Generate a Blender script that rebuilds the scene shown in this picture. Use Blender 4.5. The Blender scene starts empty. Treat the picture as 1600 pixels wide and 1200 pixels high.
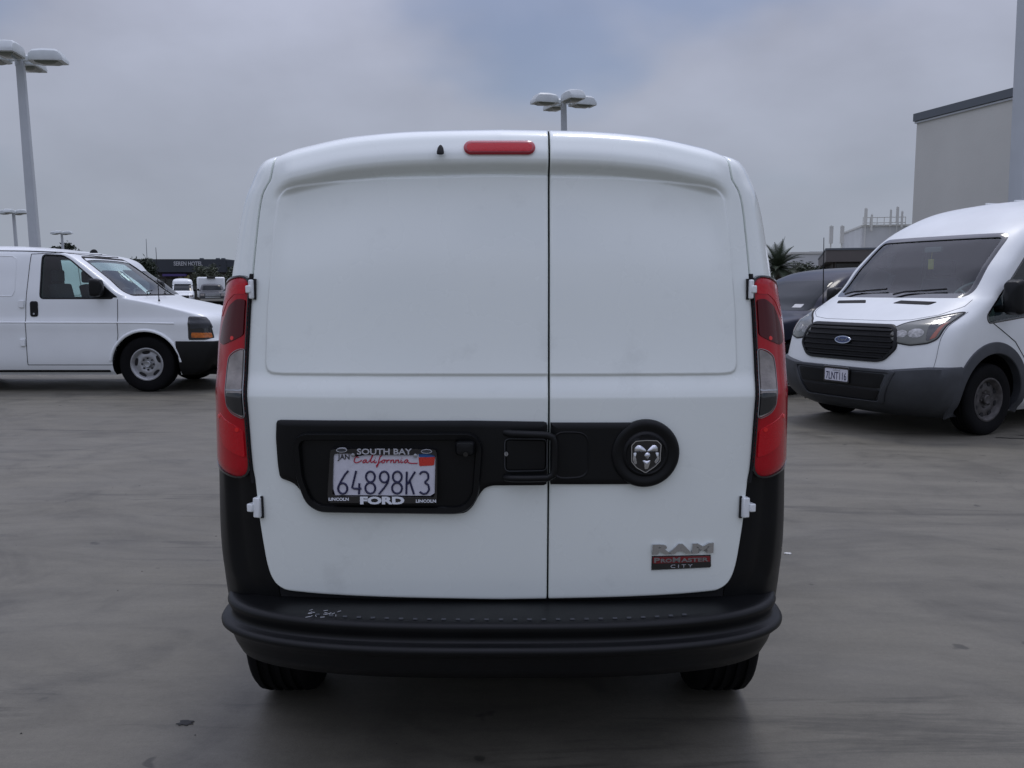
import bpy, bmesh, math, random
import numpy as np
from mathutils import Vector, Matrix
R = math.radians
random.seed(7)
sc = bpy.context.scene
COL = sc.collection

# ------------------------------------------------------------------ camera, sky, sun, exposure
CAM_H = 1.43
cd = bpy.data.cameras.new('camera'); cam = bpy.data.objects.new('camera', cd); COL.objects.link(cam)
cam.location = (0, 0, CAM_H)
cam.rotation_euler = (R(90) - math.atan(147 / 1350), 0, 0)
cd.sensor_width = 36; cd.lens = 36 * 1350 / 1600
cd.clip_start = 0.05; cd.clip_end = 3000
sc.camera = cam

SUN_EL, SUN_AZ = 68, 24          # elevation; azimuth measured from +Y towards +X
w = bpy.data.worlds.new('World'); sc.world = w; w.use_nodes = True
nt = w.node_tree; nt.nodes.clear()
def N(tree, t, **k):
    n = tree.nodes.new(t)
    for a, b in k.items(): setattr(n, a, b)
    return n
def math_node(tree, op, a, b=None, c=None, clamp=False):
    n = N(tree, 'ShaderNodeMath', operation=op, use_clamp=clamp)
    for i, v in enumerate((a, b, c)):
        if v is None: continue
        if isinstance(v, (int, float)): n.inputs[i].default_value = v
        else: tree.links.new(v, n.inputs[i])
    return n.outputs[0]
def mix_rgb(tree, fac, a, b, blend='MIX'):
    n = N(tree, 'ShaderNodeMix', data_type='RGBA', blend_type=blend)
    for i, v in ((0, fac), (6, a), (7, b)):
        if isinstance(v, (int, float)): n.inputs[i].default_value = v
        elif isinstance(v, tuple): n.inputs[i].default_value = v if len(v) == 4 else (*v, 1)
        else: tree.links.new(v, n.inputs[i])
    return n.outputs[2]
def ramp(tree, fac, stops, interp='LINEAR'):
    n = N(tree, 'ShaderNodeValToRGB'); cr = n.color_ramp; cr.interpolation = interp
    while len(cr.elements) < len(stops): cr.elements.new(0.5)
    for e, (p, c) in zip(cr.elements, stops):
        e.position = p; e.color = (c, c, c, 1) if isinstance(c, (int, float)) else (*c, 1)
    tree.links.new(fac, n.inputs[0]); return n.outputs[0]
sky = N(nt, 'ShaderNodeTexSky', sky_type='NISHITA', sun_disc=False)
sky.sun_elevation = R(SUN_EL); sky.sun_rotation = R(SUN_AZ); sky.air_density = 1.3; sky.dust_density = 2.0
skyc = mix_rgb(nt, 1.0, sky.outputs[0], (0.052, 0.057, 0.072), 'MULTIPLY')
tc = N(nt, 'ShaderNodeTexCoord'); sx = N(nt, 'ShaderNodeSeparateXYZ'); nt.links.new(tc.outputs['Generated'], sx.inputs[0])
zz = math_node(nt, 'MAXIMUM', sx.outputs[2], 0.0)
den = math_node(nt, 'ADD', zz, 0.42)
cx = N(nt, 'ShaderNodeCombineXYZ')
nt.links.new(math_node(nt, 'DIVIDE', sx.outputs[0], den), cx.inputs[0])
nt.links.new(math_node(nt, 'DIVIDE', sx.outputs[1], den), cx.inputs[1])
def cloud_noise(scale, detail, rough, off):
    mp = N(nt, 'ShaderNodeMapping'); mp.inputs['Location'].default_value = off
    nt.links.new(cx.outputs[0], mp.inputs[0])
    n = N(nt, 'ShaderNodeTexNoise'); n.inputs['Scale'].default_value = scale
    n.inputs['Detail'].default_value = detail; n.inputs['Roughness'].default_value = rough
    nt.links.new(mp.outputs[0], n.inputs['Vector']); return n.outputs[0]
big = cloud_noise(1.7, 4, .45, (5.5, .4, 0))
mid = cloud_noise(3.2, 5, .48, (3, 1, 5))
cov = ramp(nt, big, [(.34, .42), (.53, 1.0)], 'EASE')
lowc = ramp(nt, zz, [(.08, 1.0), (.24, 0.0)], 'EASE')
cov = math_node(nt, 'MAXIMUM', cov, lowc)                 # cover: a few thin places let blue through
tone = ramp(nt, mid, [(.30, .86), (.70, 1.14)])
cloud = mix_rgb(nt, ramp(nt, zz, [(0, 0), (.45, 1)]), (.320, .356, .418), (.378, .398, .518))
cloud = mix_rgb(nt, ramp(nt, zz, [(.02, .15), (.30, 1.0)]), cloud, mix_rgb(nt, 1.0, cloud, tone, 'MULTIPLY'))
zen = ramp(nt, zz, [(0, .5), (.4, .54), (1, 1.0)])                     # overcast skies brighten steadily to the zenith
zen = math_node(nt, 'ADD', zen, math_node(nt, 'MULTIPLY', math_node(nt, 'POWER', zz, 2.0), .62))
zen2 = mix_rgb(nt, 1.0, zen, (2, 2, 2), 'MULTIPLY')
cloud = mix_rgb(nt, 1.0, cloud, zen2, 'MULTIPLY')
final = mix_rgb(nt, cov, skyc, cloud)
bg = N(nt, 'ShaderNodeBackground'); nt.links.new(final, bg.inputs[0]); bg.inputs[1].default_value = 1.0
out = N(nt, 'ShaderNodeOutputWorld'); nt.links.new(bg.outputs[0], out.inputs[0])

sd = bpy.data.lights.new('sun', 'SUN'); sun = bpy.data.objects.new('sun', sd); COL.objects.link(sun)
sd.energy = .6; sd.angle = R(12); sd.color = (1, .965, .91)
_e, _a = R(SUN_EL), R(SUN_AZ)
sdir = Vector((math.cos(_e) * math.sin(_a), math.cos(_e) * math.cos(_a), math.sin(_e)))
sun.rotation_euler = sdir.to_track_quat('Z', 'Y').to_euler(); sun.location = sdir * 50
vs = sc.view_settings; vs.view_transform = 'Standard'; vs.look = 'None'; vs.exposure = 0; vs.gamma = 1; vs.use_curve_mapping = False
sc.render.engine = 'CYCLES'
sc.cycles.max_bounces = 8; sc.cycles.transparent_max_bounces = 12; sc.cycles.use_denoising = True

# ------------------------------------------------------------------ materials
def principled(name, color, rough=.5, metal=0, coat=0, spec=.5, noise=None, bump=None, coat_rough=.05, rough_var=0, trans=0, ior=1.5, smudge=0):
    m = bpy.data.materials.new(name); m.use_nodes = True; t = m.node_tree; b = t.nodes['Principled BSDF']
    b.inputs['Base Color'].default_value = (*color, 1); b.inputs['Roughness'].default_value = rough
    b.inputs['Metallic'].default_value = metal; b.inputs['Coat Weight'].default_value = coat
    b.inputs['Coat Roughness'].default_value = coat_rough; b.inputs['Specular IOR Level'].default_value = spec
    b.inputs['Transmission Weight'].default_value = trans; b.inputs['IOR'].default_value = ior
    if noise or bump or rough_var:
        co = N(t, 'ShaderNodeTexCoord')
    if noise:                                            # (scale, amount)
        n = N(t, 'ShaderNodeTexNoise'); n.inputs['Scale'].default_value = noise[0]; n.inputs['Detail'].default_value = 6
        t.links.new(co.outputs['Object'], n.inputs['Vector'])
        f = ramp(t, n.outputs[0], [(.3, 1 - noise[1]), (.7, 1 + noise[1])])
        cc = mix_rgb(t, 1, color, f, 'MULTIPLY')
        if smudge:
            n2 = N(t, 'ShaderNodeTexNoise'); n2.inputs['Scale'].default_value = 5; n2.inputs['Detail'].default_value = 7; n2.inputs['Roughness'].default_value = .65
            t.links.new(co.outputs['Object'], n2.inputs['Vector'])
            cc = mix_rgb(t, 1, cc, ramp(t, n2.outputs[0], [(.30, 1 - smudge), (.40, 1.0), (.62, 1.0), (.75, 1 - smudge * .7)]), 'MULTIPLY')
        t.links.new(cc, b.inputs['Base Color'])
    if rough_var:
        n = N(t, 'ShaderNodeTexNoise'); n.inputs['Scale'].default_value = 3; n.inputs['Detail'].default_value = 5
        t.links.new(co.outputs['Object'], n.inputs['Vector'])
        t.links.new(ramp(t, n.outputs[0], [(.3, rough - rough_var), (.7, rough + rough_var)]), b.inputs['Roughness'])
    if bump:                                             # (scale, strength, distance)
        n = N(t, 'ShaderNodeTexNoise'); n.inputs['Scale'].default_value = bump[0]; n.inputs['Detail'].default_value = 3
        t.links.new(co.outputs['Object'], n.inputs['Vector'])
        bp = N(t, 'ShaderNodeBump'); bp.inputs['Strength'].default_value = bump[1]; bp.inputs['Distance'].default_value = bump[2]
        t.links.new(n.outputs[0], bp.inputs['Height']); t.links.new(bp.outputs[0], b.inputs['Normal'])
    return m
def glass(name, tint, gloss=1.0, rough=.0):
    m = bpy.data.materials.new(name); m.use_nodes = True; t = m.node_tree; t.nodes.clear()
    tr = N(t, 'ShaderNodeBsdfTransparent'); tr.inputs[0].default_value = (*tint, 1)
    gl = N(t, 'ShaderNodeBsdfGlossy'); gl.inputs['Roughness'].default_value = rough; gl.inputs[0].default_value = (gloss, gloss, gloss, 1)
    fr = N(t, 'ShaderNodeFresnel'); fr.inputs[0].default_value = 1.55
    mx = N(t, 'ShaderNodeMixShader'); t.links.new(fr.outputs[0], mx.inputs[0]); t.links.new(tr.outputs[0], mx.inputs[1]); t.links.new(gl.outputs[0], mx.inputs[2])
    o = N(t, 'ShaderNodeOutputMaterial'); t.links.new(mx.outputs[0], o.inputs[0]); return m
M = {}
M['paint'] = principled('white_paint', (.86, .91, .865), .28, coat=1, coat_rough=.07, noise=(1.3, .03), rough_var=.06, bump=(2.2, .05, .01), smudge=.07)
M['paint2'] = principled('white_van_paint', (.80, .83, .83), .38, coat=.6, coat_rough=.15, noise=(2.0, .03), rough_var=.05)
M['dusty'] = principled('dusty_white_paint', (.74, .765, .755), .5, coat=.4, coat_rough=.30, noise=(2.5, .05), rough_var=.06)
M['navy'] = principled('navy_paint', (.005, .007, .022), .3, coat=.22, spec=.2)
M['greypaint'] = principled('grey_paint', (.02, .023, .028), .35, coat=.3)
M['trim'] = principled('black_plastic', (.0045, .0050, .0056), .42, spec=.28, noise=(9, .18), bump=(420, .12, .002), rough_var=.07)
M['trim2'] = principled('grey_plastic', (.040, .044, .050), .5, noise=(7, .15), bump=(300, .12, .002), rough_var=.07)
M['gap'] = principled('shut_gap', (.006, .006, .007), .8)
M['rubber'] = principled('tyre_rubber', (.0045, .0045, .005), .8, spec=.15, noise=(6, .25), bump=(60, .2, .004))
M['under'] = principled('underbody', (.004, .004, .004), .9, spec=.1)
M['inside'] = principled('cab_lining', (.16, .19, .18), .8)
M['seat'] = principled('seat_cloth', (.05, .055, .065), .9)
M['chrome'] = principled('chrome', (.72, .74, .77), .12, metal=1)
M['satin'] = principled('satin_metal', (.40, .41, .42), .38, metal=.85, noise=(12, .15))
M['steel'] = principled('wheel_steel', (.36, .365, .37), .45, metal=.55, noise=(14, .18))
M['rust'] = principled('bare_dark_steel', (.075, .07, .068), .6, metal=.4, noise=(20, .4))
M['red'] = principled('red_lens', (.42, .002, .010), .16, coat=.35, spec=.3, bump=(35, .06, .004))
M['darkred'] = principled('dark_red_lens', (.075, .001, .004), .15, coat=.3, spec=.3)
M['redrefl'] = principled('red_reflector', (.52, .004, .012), .18, coat=.35, spec=.3, bump=(240, .5, .003))
M['hotred'] = principled('bright_red_glint', (.75, .012, .012), .1, coat=.5)
M['brakered'] = principled('brake_lens', (.36, .012, .025), .22, coat=.8)
M['clear'] = principled('clear_lens', (.27, .245, .225), .12, coat=.6, noise=(18, .35), bump=(150, .4, .003))
M['hazed'] = principled('hazed_lens', (.12, .125, .108), .25, coat=.5, noise=(6, .2))
M['reflector'] = principled('lamp_reflector', (.30, .30, .29), .28, metal=.8, noise=(25, .5), bump=(30, .6, .01))
M['amber'] = principled('amber_lens', (.52, .13, .008), .2, coat=1, noise=(30, .35))
M['orange'] = principled('orange_reflector', (.28, .055, .018), .25, coat=1)
M['smoke'] = principled('smoked_lens', (.010, .011, .012), .08, coat=1)
M['glass'] = glass('window_glass', (.74, .90, .86))
M['wind'] = glass('windscreen_glass', (.74, .84, .82))
M['darkglass'] = principled('dark_glass', (.008, .012, .014), .05, coat=0, spec=.25)
M['plate'] = principled('plate_white', (.60, .60, .66), .45, noise=(60, .06))
M['ink'] = principled('plate_navy_ink', (.012, .012, .055), .5)
M['inkblack'] = principled('black_ink', (.01, .01, .01), .6)
M['redink'] = principled('red_ink', (.42, .01, .035), .5)
M['blueink'] = principled('blue_ink', (.02, .10, .30), .5)
M['redsticker'] = principled('red_sticker', (.55, .035, .02), .5, noise=(300, .25))
M['white'] = principled('white_lettering', (.75, .78, .82), .4)
M['greylet'] = principled('grey_lettering', (.45, .46, .48), .35)
M['blackgloss'] = principled('gloss_black', (.006, .006, .007), .12, coat=1)
M['badgered'] = principled('badge_red', (.20, .004, .010), .25, coat=1)
M['emblemblue'] = principled('emblem_blue', (.015, .03, .10), .2, coat=1)
M['lamp'] = principled('lamp_grey_paint', (.58, .62, .62), .4, noise=(3, .08))
M['pole'] = principled('pole_grey_paint', (.46, .49, .51), .45, noise=(1.5, .06))
M['lens'] = principled('lamp_glass', (.09, .11, .08), .15, coat=1)
M['stucco'] = principled('grey_stucco', (.55, .55, .51), .85, noise=(.35, .07), bump=(14, .25, .02))
M['cap'] = principled('dark_metal_cap', (.10, .115, .13), .5)
M['brown'] = principled('brown_wall', (.055, .048, .043), .8, noise=(.25, .25))
M['bronze'] = principled('bronze_fascia', (.10, .09, .085), .6, noise=(.5, .15))
M['bglass'] = principled('bronze_glass', (.014, .013, .012), .1, coat=.6)
M['slate'] = principled('slate_parapet', (.035, .042, .052), .7, noise=(.2, .12))
M['tan'] = principled('tan_stucco', (.26, .23, .17), .8, noise=(.8, .2))
M['yellow'] = principled('yellow_ochre', (.30, .27, .10), .8, noise=(.8, .15))
M['purple'] = principled('purple_sign', (.06, .04, .16), .6)
M['offwhite'] = principled('off_white_wall', (.52, .53, .52), .8, noise=(.4, .06))
M['leaf'] = principled('dark_leaf', (.020, .032, .017), .6, noise=(1.2, .45))
M['leaf2'] = principled('dull_leaf', (.05, .062, .035), .65, noise=(1.2, .35))
M['frond'] = principled('palm_frond', (.060, .078, .048), .45, noise=(3, .3))
M['bark'] = principled('bark', (.085, .07, .055), .9, noise=(5, .3))
M['litter'] = principled('dark_litter', (.022, .022, .022), .8)
M['paper'] = principled('white_scrap', (.62, .62, .6), .7)
M['stain'] = principled('wet_oil_stain', (.010, .010, .010), .35)
M['yellowtag'] = principled('yellow_air_freshener', (.45, .42, .08), .6)

def ground_material():
    m = bpy.data.materials.new('stained_concrete'); m.use_nodes = True; t = m.node_tree; b = t.nodes['Principled BSDF']
    co = N(t, 'ShaderNodeTexCoord')
    def noise(scale, detail, rough, stretch=(1, 1, 1), rot=0, dist=0):
        mp = N(t, 'ShaderNodeMapping'); mp.inputs['Scale'].default_value = stretch; mp.inputs['Rotation'].default_value = (0, 0, rot)
        t.links.new(co.outputs['Object'], mp.inputs[0])
        n = N(t, 'ShaderNodeTexNoise'); n.inputs['Scale'].default_value = scale; n.inputs['Detail'].default_value = detail
        n.inputs['Roughness'].default_value = rough; n.inputs['Distortion'].default_value = dist
        t.links.new(mp.outputs[0], n.inputs['Vector']); return n.outputs[0]
    c = ramp(t, noise(.16, 5, .55), [(.3, (.114, .106, .083)), (.7, (.160, .149, .117))])
    streak = ramp(t, noise(1.3, 8, .62, (.6, 1.9, 1), .55, 1.4), [(.30, .74), (.52, 1.0), (.72, 1.14)])
    c = mix_rgb(t, 1, c, streak, 'MULTIPLY')
    swirl = ramp(t, noise(.9, 6, .6, (1, 1, 1), 1.1, 2.2), [(.33, .74), (.47, 1.0), (.75, 1.09)])
    c = mix_rgb(t, 1, c, swirl, 'MULTIPLY')
    trowel = ramp(t, noise(6, 6, .7, (.5, 3, 1), -.9, 1.2), [(.3, .93), (.7, 1.06)])
    c = mix_rgb(t, 1, c, trowel, 'MULTIPLY')
    speck = ramp(t, noise(45, 4, .75), [(.3, .90), (.7, 1.09)])
    c = mix_rgb(t, 1, c, speck, 'MULTIPLY')
    grain = ramp(t, noise(220, 3, .7), [(.25, .80), (.75, 1.20)])
    c = mix_rgb(t, 1, c, grain, 'MULTIPLY')
    # thin dark scuffs and rubber marks
    scuff = ramp(t, noise(.6, 9, .68, (.35, 2.2, 1), -.45, 2.0), [(.58, 1.0), (.645, .58), (.70, 1.0)])
    c = mix_rgb(t, 1, c, scuff, 'MULTIPLY')
    spots = ramp(t, noise(7, 2, .5), [(.24, .45), (.28, 1.0)])
    c = mix_rgb(t, 1, c, spots, 'MULTIPLY')
    t.links.new(c, b.inputs['Base Color'])
    t.links.new(ramp(t, noise(.8, 6, .6, (1, 1.8, 1), .4), [(.3, .46), (.7, .66)]), b.inputs['Roughness'])
    bp = N(t, 'ShaderNodeBump'); bp.inputs['Strength'].default_value = .25; bp.inputs['Distance'].default_value = .004
    t.links.new(noise(90, 5, .65), bp.inputs['Height']); t.links.new(bp.outputs[0], b.inputs['Normal'])
    return m
M['ground'] = ground_material()

# ------------------------------------------------------------------ mesh helpers
def link(name, me, mat, parent=None, smooth=True, sharp=38):
    if mat is not None and not me.materials: me.materials.append(M[mat] if isinstance(mat, str) else mat)
    if smooth:
        me.shade_smooth(); me.set_sharp_from_angle(angle=R(sharp))
    o = bpy.data.objects.new(name, me); COL.objects.link(o)
    if parent is not None: o.parent = parent
    return o
def mesh(name, verts, faces, mat, parent=None, smooth=True, sharp=38, fix=True):
    me = bpy.data.meshes.new(name); me.from_pydata([tuple(map(float, v)) for v in verts], [], faces)
    if fix:
        bm = bmesh.new(); bm.from_mesh(me); bmesh.ops.remove_doubles(bm, verts=bm.verts, dist=1e-5)
        bmesh.ops.recalc_face_normals(bm, faces=bm.faces); bm.to_mesh(me); bm.free()
    return link(name, me, mat, parent, smooth, sharp)
def empty(name, loc=(0, 0, 0), rz=0, label=None, cat=None, group=None):
    o = bpy.data.objects.new(name, None); COL.objects.link(o); o.location = loc; o.rotation_euler = (0, 0, rz)
    o.empty_display_size = .1
    return tag(o, label, cat, group)
def tag(o, label=None, cat=None, group=None, kind=None):
    if label: o['label'] = label
    if cat: o['category'] = cat
    if group: o['group'] = group
    if kind: o['kind'] = kind
    return o
class MB:
    def __init__(s): s.v = []; s.f = []
    def add(s, vs, fs):
        k = len(s.v); s.v += [tuple(map(float, p)) for p in vs]; s.f += [tuple(i + k for i in f) for f in fs]
    def box(s, lo, hi, rot=None, about=None):
        x0, y0, z0 = lo; x1, y1, z1 = hi
        vs = [Vector(p) for p in ((x0, y0, z0), (x1, y0, z0), (x1, y1, z0), (x0, y1, z0), (x0, y0, z1), (x1, y0, z1), (x1, y1, z1), (x0, y1, z1))]
        if rot is not None:
            c = Vector(about) if about else (Vector(lo) + Vector(hi)) / 2
            vs = [c + rot @ (p - c) for p in vs]
        s.add(vs, [(0, 3, 2, 1), (4, 5, 6, 7), (0, 1, 5, 4), (1, 2, 6, 5), (2, 3, 7, 6), (3, 0, 4, 7)])
    def tube(s, path, rad, n=8, cap=True, closed=False):
        P = [Vector(p) for p in path]; rs = rad if isinstance(rad, (list, tuple)) else [rad] * len(P)
        vs = []; k = len(P); up = None
        for i in range(k):
            a = P[(i - 1) % k] if closed or i > 0 else P[i]; b = P[(i + 1) % k] if closed or i < k - 1 else P[i]
            d = (b - a).normalized()
            if up is None: up = Vector((0, 0, 1)) if abs(d.z) < .9 else Vector((1, 0, 0))
            e = d.cross(up).normalized(); up2 = e.cross(d).normalized(); up = up2
            for j in range(n):
                q = 2 * math.pi * j / n; vs.append(P[i] + (e * math.cos(q) + up2 * math.sin(q)) * rs[i])
        fs = []
        for i in range(k if closed else k - 1):
            for j in range(n):
                a, b = i * n + j, i * n + (j + 1) % n; i2 = (i + 1) % k
                fs.append((a, b, i2 * n + (j + 1) % n, i2 * n + j))
        if cap and not closed: fs += [tuple(range(n))[::-1], tuple(range((k - 1) * n, k * n))]
        s.add(vs, fs)
    def grid(s, rows, closed=False):
        n = len(rows[0]); k = len(s.v)
        for r in rows: s.v += [tuple(map(float, p)) for p in r]
        for i in range(len(rows) - 1):
            for j in range(n if closed else n - 1):
                a = k + i * n + j; b = k + i * n + (j + 1) % n; s.f.append((a, b, b + n, a + n))
    def prism(s, poly, f, d0, d1):                      # 2-D polygon carried between two depths
        n = len(poly); s.add([f(p, d0) for p in poly] + [f(p, d1) for p in poly],
              [tuple(range(n))[::-1], tuple(range(n, 2 * n))] + [(i, (i + 1) % n, n + (i + 1) % n, n + i) for i in range(n)])
    def build(s, name, mat, parent=None, smooth=True, sharp=38, bevel=0, fix=True):
        o = mesh(name, s.v, s.f, mat, parent, smooth, sharp, fix)
        if bevel:
            b = o.modifiers.new('b', 'BEVEL'); b.width = bevel; b.segments = 2; b.limit_method = 'ANGLE'; b.angle_limit = R(35); b.harden_normals = False
        return o
def lathe(prof, n=48, axis='y'):                        # prof: (radius, along)
    m = MB(); rows = []
    for r, a in prof:
        rows.append([(r * math.cos(2 * math.pi * j / n), a, r * math.sin(2 * math.pi * j / n)) if axis == 'y' else
                     (r * math.cos(2 * math.pi * j / n), r * math.sin(2 * math.pi * j / n), a) for j in range(n)])
    m.grid(rows, closed=True); return m
def resample(poly, n, closed=True):
    P = np.array(poly, float); Q = np.vstack([P, P[:1]]) if closed else P
    L = np.r_[0, np.cumsum(np.linalg.norm(np.diff(Q, axis=0), axis=1))]
    t = np.linspace(0, L[-1], n, endpoint=not closed)
    return np.stack([np.interp(t, L, Q[:, i]) for i in range(Q.shape[1])], 1)
def rounded(poly, r, seg=5):
    P = [np.array(p, float) for p in poly]; o = []; n = len(P)
    for i in range(n):
        a, b, c = P[i - 1], P[i], P[(i + 1) % n]; u = a - b; v = c - b; lu, lv = np.linalg.norm(u), np.linalg.norm(v)
        k = min(r, lu * .48, lv * .48); p, q = b + u / lu * k, b + v / lv * k
        for s in np.linspace(0, 1, seg + 1): o.append((1 - s) ** 2 * p + 2 * s * (1 - s) * b + s * s * q)
    return np.array(o)
def offset(poly, d):                                    # move outline outwards by d
    P = np.array(poly, float); n = len(P); A = .5 * sum(P[i][0] * P[(i + 1) % n][1] - P[(i + 1) % n][0] * P[i][1] for i in range(n))
    T = np.roll(P, -1, 0) - np.roll(P, 1, 0); T /= np.linalg.norm(T, axis=1)[:, None] + 1e-9
    Nn = np.stack([T[:, 1], -T[:, 0]], 1) * (1 if A > 0 else -1); return P + Nn * d
def patch(name, mat, parent, poly, f, off=.004, edge=.004, depth=.006, n=72, rings=7, dome=0, center=None):
    """A thin moulded piece laid on a surface: f(point2d, offset) gives the 3-D place."""
    P = resample(poly, n); c = P.mean(0) if center is None else np.array(center, float); m = MB(); rows = []
    P1 = offset(P, -edge)
    rows.append([f(p, -depth) for p in P]); rows.append([f(p, off * .55) for p in P])
    rows.append([f(p, off) for p in P1])
    for k in range(1, rings):
        s = 1 - k / rings; rows.append([f(c + (p - c) * s, off + dome * (1 - s * s)) for p in P1])
    m.grid(rows, closed=True); k = len(m.v); m.v.append(tuple(map(float, f(c, off + dome)))); b = k - n
    m.f += [(b + j, b + (j + 1) % n, k) for j in range(n)]
    return m.build(name, mat, parent, fix=True)
def band(name, mat, parent, outer, inner, f, off=.004, depth=.006, n=96, off_in=None, depth_in=None):
    A, B = resample(outer, n), resample(inner, n); C1 = A * .85 + B * .15; C2 = A * .15 + B * .85; m = MB()
    oi = off if off_in is None else off_in; di = depth if depth_in is None else depth_in
    m.grid([[f(p, -depth) for p in A], [f(p, off * .6) for p in A], [f(p, off) for p in C1], [f(p, oi) for p in C2], [f(p, oi * .6) for p in B], [f(p, -di) for p in B]], closed=True)
    return m.build(name, mat, parent)
def seam(name, parent, paths, rad=.004, mat='gap'):
    m = MB()
    for p in paths: m.tube(p, rad, 6)
    return m.build(name, mat, parent)
def text(name, body, mat, parent, mtx, height, width=None, extrude=.0015, bold=0, shear=0, spacing=1.0):
    cu = bpy.data.curves.new(name, 'FONT'); cu.body = body; cu.size = 1; cu.align_x = 'CENTER'; cu.shear = shear; cu.space_character = spacing
    cu.offset = bold; cu.extrude = .02; cu.resolution_u = 3
    o = bpy.data.objects.new(name, cu); COL.objects.link(o)
    dg = bpy.context.evaluated_depsgraph_get(); me = bpy.data.meshes.new_from_object(o.evaluated_get(dg)); bpy.data.objects.remove(o); bpy.data.curves.remove(cu)
    v = np.array([p.co[:] for p in me.vertices]); lo, hi = v.min(0), v.max(0); c = (lo + hi) / 2
    sy = height / (hi[1] - lo[1]); sxx = sy if width is None else width / (hi[0] - lo[0])
    for p in me.vertices:
        q = Vector(((p.co.x - c[0]) * sxx, (p.co.y - c[1]) * sy, (p.co.z - c[2]) / .02 * extrude)); p.co = mtx @ q
    me.materials.clear()
    return link(name, me, mat, parent, smooth=False)
def frame_at(p, right, up):                              # matrix with x=right, y=up, z towards the viewer
    r = Vector(right).normalized(); u = Vector(up).normalized(); n = r.cross(u).normalized(); u = n.cross(r)
    return Matrix(((r.x, u.x, n.x, p[0]), (r.y, u.y, n.y, p[1]), (r.z, u.z, n.z, p[2]), (0, 0, 0, 1)))
def pchip(xs, ys):
    xs, ys = np.array(xs, float), np.array(ys, float); h = np.diff(xs); d = np.diff(ys) / h; m = np.zeros(len(xs))
    m[0], m[-1] = d[0], d[-1]
    for i in range(1, len(xs) - 1):
        if d[i - 1] * d[i] > 0:
            w1, w2 = 2 * h[i] + h[i - 1], h[i] + 2 * h[i - 1]; m[i] = (w1 + w2) / (w1 / d[i - 1] + w2 / d[i])
    def f(x):
        x = np.clip(np.asarray(x, float), xs[0], xs[-1]); i = np.clip(np.searchsorted(xs, x) - 1, 0, len(xs) - 2)
        t = (x - xs[i]) / h[i]
        return ((2 * t ** 3 - 3 * t ** 2 + 1) * ys[i] + (t ** 3 - 2 * t ** 2 + t) * h[i] * m[i] + (-2 * t ** 3 + 3 * t ** 2) * ys[i + 1] + (t ** 3 - t ** 2) * h[i] * m[i + 1])
    return f
def boolean(o, cutters):
    for c in cutters:
        c.parent = o.parent
        md = o.modifiers.new('cut', 'BOOLEAN'); md.operation = 'DIFFERENCE'; md.solver = 'EXACT'; md.object = c
        md.material_mode = 'TRANSFER'
    bpy.context.view_layer.update()
    dg = bpy.context.evaluated_depsgraph_get(); me = bpy.data.meshes.new_from_object(o.evaluated_get(dg))
    o.modifiers.clear(); old = o.data; o.data = me; bpy.data.meshes.remove(old)
    for c in cutters: bpy.data.objects.remove(c)
    me.shade_smooth(); me.set_sharp_from_angle(angle=R(38))

# ------------------------------------------------------------------ the ground
g = MB(); g.add([(-900, -200, 0), (900, -200, 0), (900, 1400, 0), (-900, 1400, 0)], [(0, 1, 2, 3)])
tag(g.build('ground', 'ground', smooth=False), kind='structure')

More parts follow.
